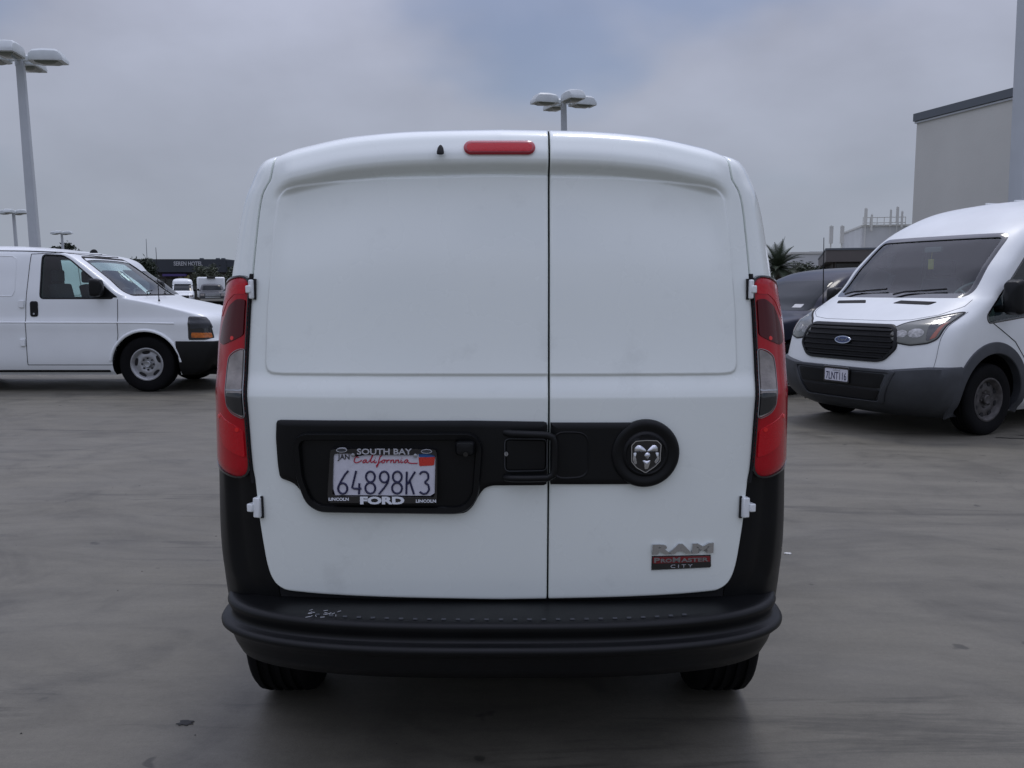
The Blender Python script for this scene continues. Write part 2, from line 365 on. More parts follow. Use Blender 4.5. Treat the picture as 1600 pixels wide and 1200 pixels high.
# ------------------------------------------------------------------ wheels
def make_wheel(parent, loc, rad, width, side, rim_r, style='steel', mat='steel', n=56):
    """wheel lies in the local xz plane; side=-1 shows its face towards -y"""
    s = side; w2 = width / 2
    prof = [(rim_r + .005, -.6 * w2), (rim_r + .012, -.9 * w2), (rim_r + .05, -w2), (rad - .05, -w2 * 1.0), (rad - .018, -w2 * .93), (rad - .004, -w2 * .80)]
    for k in (-.5, -.17, .17, .5):
        prof += [(rad, (k - .1) * w2), (rad - .009, (k - .085) * w2), (rad - .009, (k + .085) * w2), (rad, (k + .1) * w2)]
    prof += [(rad - .004, w2 * .80), (rad - .018, w2 * .93), (rad - .05, w2), (rim_r + .05, w2), (rim_r + .012, .9 * w2), (rim_r + .005, .6 * w2)]
    prof = [(r, a * -s if s < 0 else a) for r, a in prof]
    rim = MB()
    face = w2 * s
    if style == 'spoke':
        rp = [(rim_r + .006, .6), (rim_r + .008, .9), (rim_r - .006, .92), (rim_r - .02, .78), (rim_r - .03, .2)]
        rim.grid([[(r * math.cos(2 * math.pi * j / n), face * a, r * math.sin(2 * math.pi * j / n)) for j in range(n)] for r, a in rp], closed=True)
        for k in range(5):
            for dq in (-.16, .16):
                q = 2 * math.pi * k / 5 + .3
                p0 = Vector((math.cos(q) * .05, face * .72, math.sin(q) * .05)); p1 = Vector((math.cos(q + dq) * (rim_r - .01), face * .82, math.sin(q + dq) * (rim_r - .01)))
                rim.tube([p0, p0.lerp(p1, .5) + Vector((0, face * .06, 0)), p1], [.026, .02, .017], 6)
        rim.grid([[(r * math.cos(2 * math.pi * j / 24), face * a, r * math.sin(2 * math.pi * j / 24)) for j in range(24)] for r, a in [(.075, .5), (.07, .8), (.03, .84), (.001, .84)]], closed=True)
    else:
        holes = 5 if style == 'steel5' else 8
        rr = [rim_r + .006, rim_r + .010, rim_r - .004, rim_r - .018, rim_r - .030, rim_r * .80, rim_r * .62, rim_r * .50, rim_r * .42, rim_r * .36, .001]
        aa = [.6, .93, .95, .86, .70, .52, .60, .66, .60, .52, .52]
        rim.grid([[(r * math.cos(2 * math.pi * j / n), face * a, r * math.sin(2 * math.pi * j / n)) for j in range(n)] for r, a in zip(rr, aa)], closed=True)
    root = rim.build('wheel', mat, parent); root.location = loc
    lathe(prof, n).build('tyre', 'rubber', root)
    if style != 'spoke':
        for k in range(holes):
            q = 2 * math.pi * (k + .35) / holes; h = MB(); hw, hh = (.055, .028) if holes == 5 else (.026, .026)
            cr = rim_r * .76
            pts = []
            for j in range(14):
                t = 2 * math.pi * j / 14; u, v = hw * math.cos(t), hh * math.sin(t)
                rr_, qq = cr + v, q + u / cr; pts.append((rr_ * math.cos(qq), rr_ * math.sin(qq)))
            h.prism(pts, lambda p, d: (p[0], d, p[1]), face * .40, face * (.62))
            h.build('vent_hole', 'gap', root)
        hc = MB(); hr = rim_r * (.34 if holes == 5 else .38)
        hc.grid([[(r * math.cos(2 * math.pi * j / 24), face * a, r * math.sin(2 * math.pi * j / 24)) for j in range(24)] for r, a in [(hr * .62, .5), (hr * .60, .80), (hr * .5, .86), (hr * .42, .84), (.001, .84)]], closed=True)
        hc.build('hub_cap', 'satin' if holes == 5 else mat, root)
        for k in range(8 if holes == 5 else 5):
            q = 2 * math.pi * k / (8 if holes == 5 else 5); b = MB(); p = Vector((math.cos(q) * rim_r * .36, 0, math.sin(q) * rim_r * .36))
            b.tube([p + Vector((0, face * .5, 0)), p + Vector((0, face * .72, 0))], .012, 6)
            b.build('wheel_nut', 'gap' if holes == 5 else mat, root)
    return root

# ------------------------------------------------------------------ a body made of plan outlines stacked in height (front axle at x=0, forward +x)
class Body:
    def __init__(s, front, width, rear, corner=(.35, 2.6), rear_corner=(.18, 3.0)):
        z = [p[0] for p in front]; s.z0, s.z1 = z[0], z[-1]
        s.xf = pchip(z, [p[1] for p in front])
        s.w = pchip([p[0] for p in width], [p[1] for p in width])
        s.xr = pchip([p[0] for p in rear], [p[1] for p in rear])
        s.a = pchip([p[0] for p in corner], [p[1] for p in corner]) if isinstance(corner, list) else (lambda zz: np.asarray(zz) * 0 + corner[0])
        s.n = 2.7; s.ra, s.rn = rear_corner
    def side_y(s, x, z):
        w, xf, a, xr = float(s.w(z)), float(s.xf(z)), float(s.a(z)), float(s.xr(z))
        if x > xf - a: t = min(1, (x - xf + a) / a); return w * max(0, 1 - t ** s.n) ** (1 / s.n)
        if x < xr + s.ra: t = min(1, (xr + s.ra - x) / s.ra); return w * max(0, 1 - t ** s.rn) ** (1 / s.rn)
        return w
    def front_x(s, y, z):
        w, xf, a = float(s.w(z)), float(s.xf(z)), float(s.a(z)); t = min(1, abs(y) / w)
        return xf - a + a * max(0, 1 - t ** s.n) ** (1 / s.n)
    def rear_x(s, y, z):
        w, xr = float(s.w(z)), float(s.xr(z)); t = min(1, abs(y) / w); return xr + s.ra - s.ra * max(0, 1 - t ** s.rn) ** (1 / s.rn)
    def ring(s, z, inset=0, xmin=None, nf=22, ns=14):
        w, xf, a, xr = float(s.w(z)) - inset, float(s.xf(z)) - inset, float(s.a(z)), float(s.xr(z)) + inset
        if xmin is not None: xr = max(xr, xmin)
        ra = s.ra if xmin is None else .05
        a = min(a, (xf - xr) * .6); ra = min(ra, (xf - xr) * .3)
        half = []
        for k in range(nf + 1):
            q = math.pi / 2 * k / nf; half.append((xf - a + a * math.cos(q) ** (2 / s.n), w * math.sin(q) ** (2 / s.n)))
        for k in range(1, ns): half.append(((xf - a) + (xr + ra - xf + a) * k / ns, w))
        for k in range(9):
            q = math.pi / 2 * (1 - k / 8); half.append((xr + ra - ra * math.cos(q) ** (2 / s.rn), w * math.sin(q) ** (2 / s.rn)))
        full = half + [(x, -y) for x, y in half[-2:0:-1]]
        return [(x, y, z) for x, y in full]
    def levels(s, zlo, zhi, n=90):
        zs = np.linspace(zlo, zhi, 1200); d = np.hypot(np.hypot(np.gradient(s.xf(zs)), np.gradient(s.w(zs)) * 1.5), np.gradient(zs)); L = np.cumsum(d); L = (L - L[0]) / (L[-1] - L[0])
        return np.interp(np.linspace(0, 1, n), L, zs)
    def solid(s, name, mat, parent, zlo=None, zhi=None, inset=0, xmin=None, n=90, nf=22):
        zlo = s.z0 if zlo is None else zlo; zhi = s.z1 if zhi is None else zhi; m = MB()
        rows = [s.ring(z, inset, xmin, nf) for z in s.levels(zlo, zhi, n)]
        m.grid(rows, closed=True); k = len(rows[0]); m.f += [tuple(range(k))[::-1], tuple(range(len(m.v) - k, len(m.v)))]
        return m.build(name, mat, parent)
    def sidef(s, sg): return lambda p, d: (p[0], sg * (s.side_y(p[0], p[1]) + d), p[1])
    def frontf(s): return lambda p, d: (s.front_x(p[0], p[1]) + d, p[0], p[1])
    def slopef(s):                                       # offset along the true normal in the x-z plane (hood, windscreen)
        def f(p, d):
            y, z = p; x = s.front_x(y, z); dx = (s.front_x(y, z + .01) - s.front_x(y, z - .01)) / .02
            l = math.hypot(1, dx); return (x + d / l, y, z - dx * d / l)
        return f
    def rearf(s): return lambda p, d: (s.rear_x(p[0], p[1]) - d, p[0], p[1])
def cutter(poly, f, d0, d1, mat):
    m = MB(); m.prism([tuple(p) for p in poly], f, d0, d1); return m.build('cutter', mat, None, smooth=False)
def arch_cutter(x, z, r, y0, y1, mat='under'):
    m = MB(); n = 40; m.prism([(x + r * math.cos(2 * math.pi * j / n), z + r * math.sin(2 * math.pi * j / n)) for j in range(n)], lambda p, d: (p[0], d, p[1]), y0, y1)
    return m.build('cutter', mat, None, smooth=False)
def mirror_poly(p): return [(-a, b) for a, b in p][::-1]
def arc(cx, cz, r, a0, a1, n=24): return [(cx + r * math.cos(R(a0 + (a1 - a0) * k / n)), cz + r * math.sin(R(a0 + (a1 - a0) * k / n))) for k in range(n + 1)]
# ------------------------------------------------------------------ the white van seen from behind (x right, y forward, z up)
van = empty('delivery_van', (-.031, 2.30, 0), 0, 'white cargo van seen from behind with black bumper and two closed rear doors', 'van')
DZ = [.30, .52, .80, 1.10, 1.125, 1.135, 1.20, 1.50, 1.735, 1.752, 1.788, 1.797, 1.806, 1.846, 1.860, 1.875, 1.886, 1.895, 1.92]
DY = [.180, .156, .133, .1155, .1148, .1165, .135, .165, .198, .1985, .1705, .1685, .1692, .186, .195, .213, .238, .285, .335]
TX = [0, .23, .416, .554, .62, .655, .70]; TZ = [1.893, 1.889, 1.876, 1.8515, 1.836, 1.8235, 1.80]
_zt = pchip(TX, TZ)
_dy = pchip(DZ, DY)
_ds = pchip([.30, .52, .80, 1.10, 1.125, 1.135, 1.20, 1.50, 1.735, 1.80, 1.846, 1.875, 1.895, 1.92], [.180, .156, .133, .1155, .1148, .1165, .135, .162, .186, .193, .202, .220, .285, .335])
def door_y(x, z):
    x = np.abs(np.asarray(x, float)); z = np.asarray(z, float)
    k = np.clip((z - 1.25) / .45, 0, 1); k = k * k * (3 - 2 * k)
    q = z + k * (1.893 - _zt(np.minimum(x, .7))); e = np.clip((x - .59) / .075, 0, 1); e = e * e * (3 - 2 * e)      # the brow dies away at the pillar
    return _dy(q) * (1 - e) + _ds(q) * e + .055 * (x / .8) ** 2.5
xd = pchip([.40, .5605, .570, .583, .602, .635, .678, .768, .884, .916, 1.047, 1.169, 1.335, 1.479, 1.599, 1.661, 1.704, 1.7295, 1.744, 1.796, 1.822],
           [.655, .665, .6745, .6825, .6895, .6965, .7020, .711, .7183, .723, .7277, .7316, .7248, .7136, .7022, .6947, .6853, .672, .663, .654, .648])
xs = pchip([.40, .457, .548, .652, .914, 1.07, 1.283, 1.436, 1.531, 1.588, 1.679, 1.761, 1.809, 1.84],
           [.850, .855, .862, .866, .855, .849, .842, .822, .808, .800, .782, .752, .718, .672])
PH = [(0, 1.7533), (-.1848, 1.750), (-.3295, 1.7472), (-.4761, 1.7361), (-.5798, 1.7246), (-.6135, 1.716), (-.6304, 1.7035), (-.6398, 1.6891), (-.6528, 1.5986), (-.6602, 1.4898), (-.671, 1.3682), (-.6763, 1.2205), (-.6727, 1.2023), (-.6612, 1.1933), (-.6271, 1.1905), (0, 1.1912)]
PANEL = resample(PH + [(-a, b) for a, b in PH[-2:0:-1]], 260)
def sdf(P, poly):                                        # signed distance, negative inside
    A = poly; B = np.roll(poly, -1, 0); d2 = np.full(len(P), 1e9); ins = np.zeros(len(P), bool)
    for a, b in zip(A, B):
        e = b - a; q = P - a; t = np.clip((q @ e) / (e @ e), 0, 1); r = q - t[:, None] * e; d2 = np.minimum(d2, (r * r).sum(1))
        c = (a[1] > P[:, 1]) != (b[1] > P[:, 1])
        if abs(e[1]) > 1e-12: ins ^= c & (P[:, 0] < a[0] + (P[:, 1] - a[1]) / e[1] * e[0])
    return np.where(ins, -1, 1) * np.sqrt(d2)
def dm(p, d): return (p[0], float(door_y(p[0], p[1])) - d, p[1])
def rear_door(sg, split, name):
    """sg=-1 left, +1 right; edges as one four-sided patch, pressings as relief"""
    nu, nv = (300, 430) if sg < 0 else (220, 430)
    def lines(n, L): return np.r_[0, .0025 / L, .006 / L, np.linspace(.012 / L, 1 - .012 / L, n), 1 - .006 / L, 1 - .0025 / L, 1]
    W = abs(split - sg * .7); U = lines(nu, W); V = lines(nv, 1.28)
    zz = np.r_[.5605, np.linspace(.565, 1.822, 400)]; side = np.stack([sg * xd(zz), zz], 1); side = resample(side, 800, False)
    tx = np.linspace(sg * .648, split, 200); top = np.stack([tx, np.where(np.abs(tx) > .6, np.interp(np.abs(tx), [.6, .648], [float(_zt(.6)), 1.822]), _zt(np.abs(tx)))], 1)
    bx = np.array([.665, .655, .6315, .58, .5192, .3529, .1884, 0]); bz = np.array([.5605, .5505, .5407, .5368, .5335, .5289, .5265, .5238]); bf = pchip(bx[::-1], bz[::-1])
    xx = np.linspace(sg * .665, split, 300); bot = np.stack([xx, bf(np.abs(xx))], 1)
    spl = np.stack([np.full(200, split), np.linspace(bot[-1, 1], top[-1, 1], 200)], 1)
    def ev(c, t): k = t * (len(c) - 1); i = np.minimum(k.astype(int), len(c) - 2); f = (k - i)[:, None]; return c[i] * (1 - f) + c[i + 1] * f
    b, t_, l, r = ev(resample(bot, 600, False), U), ev(resample(top, 600, False), U), ev(side, V), ev(spl, V)
    u, v = U[None, :, None], V[:, None, None]
    P = (1 - v) * b[None] + v * t_[None] + (1 - u) * l[:, None] + u * r[:, None] - ((1 - u) * (1 - v) * b[0] + u * (1 - v) * b[-1] + (1 - u) * v * t_[0] + u * v * t_[-1])
    F = P.reshape(-1, 2); y = door_y(F[:, 0], F[:, 1])
    k = np.clip((.003 - sdf(F, PANEL)) / .0065, 0, 1); k = k * k * (3 - 2 * k)
    y = y - .0062 * k
    y = y.reshape(len(V), len(U))
    for i, dd in ((0, .006), (1, .0015)):
        y[i] += dd; y[-1 - i] += dd * .4; y[:, i] += dd; y[:, -1 - i] += dd
    G = np.concatenate([P, y[:, :, None]], 2)[:, :, [0, 2, 1]]
    nv_, nu_ = G.shape[:2]; verts = G.reshape(-1, 3).tolist(); faces = []
    for i in range(nv_ - 1):
        o = i * nu_
        faces += [(o + j, o + j + 1, o + nu_ + j + 1, o + nu_ + j) if sg < 0 else (o + j + 1, o + j, o + nu_ + j, o + nu_ + j + 1) for j in range(nu_ - 1)]
    loop = list(range(nu_)) + [i * nu_ + nu_ - 1 for i in range(1, nv_)] + [(nv_ - 1) * nu_ + j for j in range(nu_ - 2, -1, -1)] + [i * nu_ for i in range(nv_ - 2, 0, -1)]
    base = len(verts); verts += [[verts[i][0], verts[i][1] + .022, verts[i][2]] for i in loop]; n = len(loop)
    for j in range(n):
        a, c = loop[j], loop[(j + 1) % n]; q = (a, base + j, base + (j + 1) % n, c); faces.append(q if sg < 0 else q[::-1])
    me = bpy.data.meshes.new(name); me.from_pydata(verts, [], faces)
    return link(name, me, 'paint', van, sharp=60)
SPLIT = .1355
door_l = rear_door(-1, SPLIT - .0026, 'rear_door'); door_l['label'] = 'wide left rear door with number plate recess'
door_r = rear_door(1, SPLIT + .0026, 'rear_door'); door_r['label'] = 'narrow right rear door with round emblem'

# frame behind the doors (seen only through the shut gaps)
m = MB(); rows = []
for z in np.linspace(.45, 1.815, 60):
    h = float(xd(z)) + .003; rows.append([(x, float(door_y(x, z)) + .019, z) for x in np.linspace(-h, h, 40)])
m.grid(rows); m.build('door_frame', 'gap', van)

# body shell: the ring round the doors swept forward
CR = .25
def corner(sg, z, u, d=0.0):
    """rear quarter surface: u=0 at the door edge, 1 where it turns along the side, beyond 1 forwards"""
    a = float(xd(z)) + .005; b = float(xs(z)) + float(np.interp(z, [1.25, 1.55], [.019, .010])); y0 = float(door_y(a, z)) + .001; q = min(u, 1) * math.pi / 2
    dx = b - a; x = a + dx * math.sin(q); y = y0 + CR * (1 - math.cos(q)) + max(0, u - 1) * .4
    nx, ny = CR * math.sin(q), -dx * math.cos(q); l = math.hypot(nx, ny) or 1
    return (sg * (x + nx / l * d), y + ny / l * d, z)
secs = []
side_z = list(np.linspace(.36, 1.70, 46)) + list(np.linspace(1.715, 1.815, 10)); top_x = np.linspace(-.64, .64, 41)
US = [-1, -.5] + list(np.linspace(0, 1, 15)) + [1.3, 2.0, 3.2, 4.6, 5.6, 6.4, 7.1, 7.8, 8.8, 9.8, 10.3]
for u in US:
    ring = []
    uu = max(u, 0); fw = .4 * max(0, u - 1); q = min(uu, 1) * math.pi / 2; yy = CR + fw
    kz = float(np.interp(yy, [2.2, 2.7, 3.0, 3.55, 4.2, 4.4], [1, .985, .90, .33, .12, .0])); kx = float(np.interp(yy, [2.6, 3.4, 4.2, 4.45], [1, .985, .93, .80]))
    def sec(x, y, z): return (x * kx, y, .93 + (z - .93) * kz if z > .93 else z)
    for sg in (-1, 1):
        pts = []
        for z in side_z:
            p = corner(sg, z, uu, (-.15 if z < .47 else -.034) if z < .915 and u < 1.7 else 0)
            if u < 0: p = (p[0] - sg * .006 * -u, p[1] + (.004 if u == -.5 else .03), p[2])
            pts.append(sec(*p))
        if sg < 0: ring += pts
        else: rt = pts[::-1]
    for x in top_x:
        zt = float(_zt(abs(x))); y = float(door_y(x, zt)) + CR * (1 - math.cos(q)) + fw; z = zt + .010 * math.sin(q) - .002
        if u < 0: y += (.004 if u == -.5 else .03); z -= .006 * -u
        ring.append(sec(x, y, z))
    ring += rt; secs.append(ring)
m = MB(); m.grid(secs)
n = len(secs[0]); m.f.append(tuple(range(len(m.v) - n, len(m.v))))
m.build('body_shell', 'paint', van, sharp=50)
for sg in (-1, 1):                                       # dark roof channel ends
    m = MB(); m.tube([(sg * .612, .42, float(_zt(.612)) + .010), (sg * .618, .60, float(_zt(.618)) + .013), (sg * .618, 2.2, float(_zt(.618)) + .010)], [.012, .011, .011], 8); m.build('roof_channel', 'trim', van)
    win = rounded([(2.15, 1.05), (2.95, 1.05), (2.78, 1.38), (2.55, 1.60), (2.15, 1.63)], .05)
    patch('side_window', 'darkglass', van, win, lambda p, d, s=sg: (s * (float(xs(p[1])) + .006 + d), p[0] + .0, p[1]), off=.004)

# black lower corners
for sg in (-1, 1):
    m = MB(); rows = []
    for z in np.linspace(.450, .935, 48):
        row = []
        for u in [-.05, -.02, .0] + list(np.linspace(.03, 1.0, 30)) + [1.3, 1.7, 1.72]:
            k = min(1, max(0, (u - .26) / .16)); k = k * k * (3 - 2 * k); o = -.016 + .024 * k
            if u < 0: o = -.03
            if u > 1.71: o = -.01
            row.append(corner(sg, z, max(u, 0), o))
        rows.append(row)
    m.grid(rows); m.build('bumper_corner', 'trim', van, sharp=60)

# rear bumper: one profile swept round the plan curve
BW, BA, BN = .852, .36, 2.75
path = []
for k in range(81):
    q = -math.pi / 2 + math.pi * k / 80; s_, c_ = math.sin(q), math.cos(q)
    path.append((BW * math.copysign(abs(s_) ** (2 / BN), s_), BA * (1 - abs(c_) ** (2 / BN))))
path = [(-BW, .62), (-BW, .48)] + path + [(BW, .48), (BW, .62)]
path = [tuple(p) for p in resample(path, 150, False)]
prof = [(-.21, .519), (-.10, .516), (-.035, .513), (-.020, .511), (-.010, .507), (-.004, .500), (-.003, .494), (-.007, .484), (-.014, .470), (-.016, .458), (-.010, .451), (.004, .448), (.013, .444), (.017, .437), (.016, .430), (.008, .422), (-.004, .412), (-.014, .396), (-.022, .372), (-.040, .338), (-.10, .325), (-.25, .330)]
T = np.gradient(np.array(path), axis=0); T /= np.linalg.norm(T, axis=1)[:, None]
nr = np.stack([T[:, 1], -T[:, 0]], 1)
m = MB(); m.grid([[(p[0] + nn[0] * d, p[1] + nn[1] * d, z) for p, nn in zip(path, nr)] for d, z in prof])
bumper = m.build('rear_bumper', 'trim', van, sharp=60)
studs = MB()
for k in range(27):
    x = -.52 + 1.04 * k / 26; y = BA * (1 - max(0, 1 - (abs(x) / BW) ** BN) ** (1 / BN)) + .030
    studs.tube([(x - .006, y, .5135), (x + .006, y, .5135)], .0035, 6)
tag(studs.build('tread_stud', 'trim2', bumper), kind='stuff')
scr = MB()
for k in range(16):
    x = -.505 + random.uniform(-.05, .06); y = .055 + random.uniform(-.02, .045); a = random.uniform(0, 3)
    scr.tube([(x, y, .5167), (x + .012 * math.cos(a), y + .012 * math.sin(a), .5167)], .0009, 4)
tag(scr.build('scuff_mark', 'greylet', bumper), kind='stuff')

# underside and running gear
m = MB(); m.box((-.64, .42, .20), (.64, 4.1, .50)); m.build('underbody', 'under', van, smooth=False)  # plain box for the underside, hung low to block light beneath
m = MB(); m.tube([(-.66, .74, .31), (0, .74, .31), (.66, .74, .31)], .05, 10); m.tube([(.30, .30, .30), (.30, 1.4, .30)], .03, 10); m.build('rear_axle', 'under', van)
for sx in (-1, 1):
    for y in (.74, 3.85):
        wroot = make_wheel(van, (sx * .752, y, .318), .318, .212, -1, .205, 'steel8', 'steel'); wroot.rotation_euler = (0, 0, R(90) * sx)

# tail lamps
for sg in (-1, 1):
    f = lambda p, d, s=sg: corner(s, p[1], p[0] / .2, d)
    outl = rounded([(.000, 1.472), (.07, 1.466), (.125, 1.446), (.165, 1.410), (.195, 1.345), (.222, 1.24), (.232, 1.08), (.228, .972), (.19, .938), (.115, .905), (.000, .879)], .05)
    lens = patch('tail_lamp', 'red', van, outl, f, off=.013, edge=.010, depth=.02, n=110, rings=14)
    rim_i = offset(resample(outl, 110), -.003)
    band('lamp_rim', 'blackgloss', lens, offset(resample(outl, 110), .004), rim_i, lambda p, d, s=sg: corner(s, p[1], max(0, p[0]) / .2, d), off=.0138, n=110)
    K = lambda pts: [(.002 + (a - .012) * .62, z) for a, z in pts]
    patch('upper_segment', 'redrefl', lens, rounded(K([(.016, 1.452), (.08, 1.448), (.15, 1.418), (.19, 1.37), (.165, 1.345), (.12, 1.395), (.07, 1.418), (.016, 1.415)]), .01), f, off=.0144, edge=.003, n=60, rings=5, center=(.062, 1.418))
    dark = rounded(K([(.016, 1.405), (.06, 1.408), (.11, 1.385), (.150, 1.33), (.165, 1.275), (.12, 1.268), (.06, 1.283), (.016, 1.298)]), .01)
    patch('brake_segment', 'darkred', lens, dark, f, off=.0150, edge=.003, n=60, rings=6)
    low = rounded(K([(.016, 1.03), (.05, 1.045), (.10, 1.06), (.14, 1.08), (.15, 1.02), (.12, .975), (.06, .955), (.016, .945)]), .01)
    patch('fog_segment', 'redrefl', lens, low, f, off=.0146, edge=.003, n=60, rings=6)
    rv = rounded(K([(.012, 1.264), (.045, 1.258), (.078, 1.240), (.086, 1.20), (.088, 1.14), (.082, 1.098), (.060, 1.078), (.012, 1.062)]), .01)
    band('reverse_surround', 'satin', lens, offset(resample(rv, 80), .002), resample(rv, 80), f, off=.0160, n=80)
    rev = patch('reverse_lens', 'clear', lens, rv, f, off=.0168, edge=.003, n=70, rings=7)
    patch('reverse_divider', 'satin', rev, K([(.012, 1.150), (.086, 1.148), (.086, 1.142), (.012, 1.143)]), f, off=.0178, edge=.001, n=20, rings=2)
    patch('reverse_lower', 'smoke', rev, rounded(K([(.012, 1.140), (.084, 1.139), (.080, 1.10), (.058, 1.082), (.012, 1.068)]), .008), f, off=.0175, edge=.002, n=40, rings=4)
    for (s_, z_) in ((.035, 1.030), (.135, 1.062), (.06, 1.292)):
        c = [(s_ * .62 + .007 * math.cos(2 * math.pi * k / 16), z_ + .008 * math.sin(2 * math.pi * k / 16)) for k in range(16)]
        patch('painted_glint', 'hotred', lens, c, f, off=.0158, edge=.002, n=16, rings=2)  # bright red dots: bulb glints put into the colour

for sg in (-1, 1):                                       # black strip, coloured to stand for the dark gap between lamp and door
    m = MB(); rows = []
    for z in np.linspace(.872, 1.476, 50):
        e = float(xd(z)); rows.append([(sg * (e + dx_), float(door_y(e, z)) + dy_, z) for dx_, dy_ in ((.0012, .02), (.0014, .001), (.006, -.004), (.0095, -.004), (.0105, .02))])
    m.grid(rows); m.build('lamp_gap_strip', 'gap', van)

# hinges
for sg in (-1, 1):
    for zc, x0, x1, h in ((1.432, .0065, .0, .055), (.80, .011, .013, .060)):
        e = float(xd(zc)); yb = float(door_y(e, zc)); m = MB()
        m.box((sg * (e - .003) - x0, yb - .018, zc - h / 2), (sg * (e - .003) + x0, yb + .004, zc + h / 2), Matrix.Rotation(sg * R(18), 3, 'Z'))
        hg = m.build('door_hinge', 'paint2', van, bevel=.004)
        m = MB(); cxn = sg * (e + x1)
        m.box((cxn - .009, yb - .020, zc - h * .2), (cxn + .009, yb + .02, zc + h * .2), Matrix.Rotation(sg * R(18), 3, 'Z')); m.build('hinge_knuckle', 'paint2', hg, bevel=.003)
        m = MB(); c2 = sg * (e - .004 - x0); m.box((c2 - .0035, yb - .010, zc - h * .54), (c2 + .0035, yb + .004, zc + h * .54)); m.build('hinge_gasket', 'gap', hg)

# high brake lamp and washer jet
cap = [(-.004 + sx * (.1003 - .0208) + .0208 * math.cos(a), 1.826 + .0205 * math.sin(a)) for sx, a0 in ((1, -90), (-1, 90)) for a in [R(a0 + 180 * k / 12) for k in range(13)]]
bl = patch('high_brake_lamp', 'brakered', door_l, cap, dm, off=.010, edge=.006, depth=.006, n=90, rings=8)
inn = offset(resample(cap, 90), -.007); patch('lamp_lens', 'redrefl', bl, inn, dm, off=.0112, edge=.002, n=80, rings=5)
m = MB(); jx, jz = -.168, 1.806; jy = float(door_y(jx, jz))
m.grid([[(jx + r * math.cos(2 * math.pi * k / 14), jy + .008 - .026 * (1 - h * .5), jz + h * .026 + r * .3 * math.sin(2 * math.pi * k / 14)) for k in range(14)] for r, h in ((.010, 0), (.0098, .3), (.008, .65), (.004, .92), (.0005, 1))], closed=True)
m.f.append(tuple(range(14))); m.build('washer_jet', 'trim', door_l)

# plate housing on the wide door
HOUS = rounded([(-.6417, 1.0608), (-.0847, 1.0633), (.1310, 1.0601), (.1310, .8757), (-.0274, .875), (-.0493, .8664), (-.064, .8451), (-.0806, .8132), (-.1016, .7935), (-.1385, .7892), (-.5115, .7916), (-.5433, .7991), (-.5617, .8177), (-.5795, .8552), (-.596, .8736), (-.6117, .8817), (-.6391, .8900), (-.6437, .9297), (-.6458, 1.0101)], .010)
hous = patch('plate_housing', 'trim', door_l, HOUS, dm, off=.013, edge=.010, depth=.006, n=220, rings=14, center=(-.25, .93))
REC = rounded([(-.572, 1.006), (-.0868, 1.010), (-.0720, .990), (-.0835, .848), (-.1118, .8145), (-.5202, .8142), (-.546, .832), (-.5668, .895)], .022)
RECO = offset(resample(REC, 160), .021)
def lip(p, d):                                           # the raised lip stands out most above the plate
    k = min(1, max(0, (p[1] - .82) / .17)); return dm(p, .012 + d * (.62 + .5 * k))
band('recess_lip', 'trim', hous, RECO, resample(REC, 160), lip, off=.020, depth=.008, n=160, off_in=.017)
def px_plate(X, Y): return (-.474 + (X / 7.62 - 25) * .001835, .985 - (Y / 7.62 - 18) * .00186)
pz = .022
pd_ = lambda p, d: (p[0], .1195 - d, p[1])               # the plate lies in one flat plane
pl = patch('number_plate', 'plate', door_l, rounded([px_plate(*q) for q in ((190, 160), (1405, 160), (1385, 692), (185, 682))], .006), pd_, off=pz, edge=.001, depth=.0, n=40, rings=3)
fo = rounded([px_plate(*q) for q in ((160, 125), (1420, 128), (1410, 790), (100, 784))], .010)
fi = rounded([px_plate(*q) for q in ((213, 200), (1390, 205), (1372, 690), (190, 672))], .006)
fr = band('plate_frame', 'blackgloss', pl, fo, fi, pd_, off=pz + .004, depth=0, n=120)
patch('frame_tab', 'blackgloss', pl, [px_plate(*q) for q in ((400, 130), (1190, 130), (1190, 205), (1130, 210), (470, 208), (455, 230), (405, 220))], pd_, off=pz + .0045, edge=.001, depth=-.02, n=40, rings=3)
def on_plate(X, Y, d=.0): x, z = px_plate(X, Y); return (x, .1195 - pz - d, z)
def strokes(name, mat, paths, rad, d=.0008):
    m = MB()
    for p in paths:
        q = resample(np.array(p, float), max(6, len(p) * 3), False)
        m.tube([on_plate(a, b, d) for a, b in q], rad, 6)
    return m.build(name, mat, pl)
def ell(cx_, cy_, rx, ry, a0=0, a1=360): return [(cx_ + rx * math.cos(R(a0 + (a1 - a0) * k / 28)), cy_ + ry * math.sin(R(a0 + (a1 - a0) * k / 28))) for k in range(29)]
strokes('plate_characters', 'ink', [
    [(370, 392), (330, 435), (290, 500), (258, 560), (247, 600)], ell(300, 600, 54, 62),
    [(462, 392), (408, 602), (518, 602)], [(497, 540), (490, 668)],
    ell(628, 462, 52, 62), ell(624, 596, 58, 64), ell(790, 464, 52, 64), [(842, 470), (832, 525), (800, 575), (724, 668)],
    ell(943, 462, 52, 62), ell(938, 596, 58, 64),
    [(1055, 402), (1046, 668)], [(1152, 402), (1062, 548)], [(1088, 510), (1136, 668)],
    [(1206, 432), (1232, 404), (1275, 402), (1306, 432), (1306, 486), (1262, 528), (1306, 560), (1316, 612), (1288, 656), (1245, 666), (1203, 640)]], .0031)
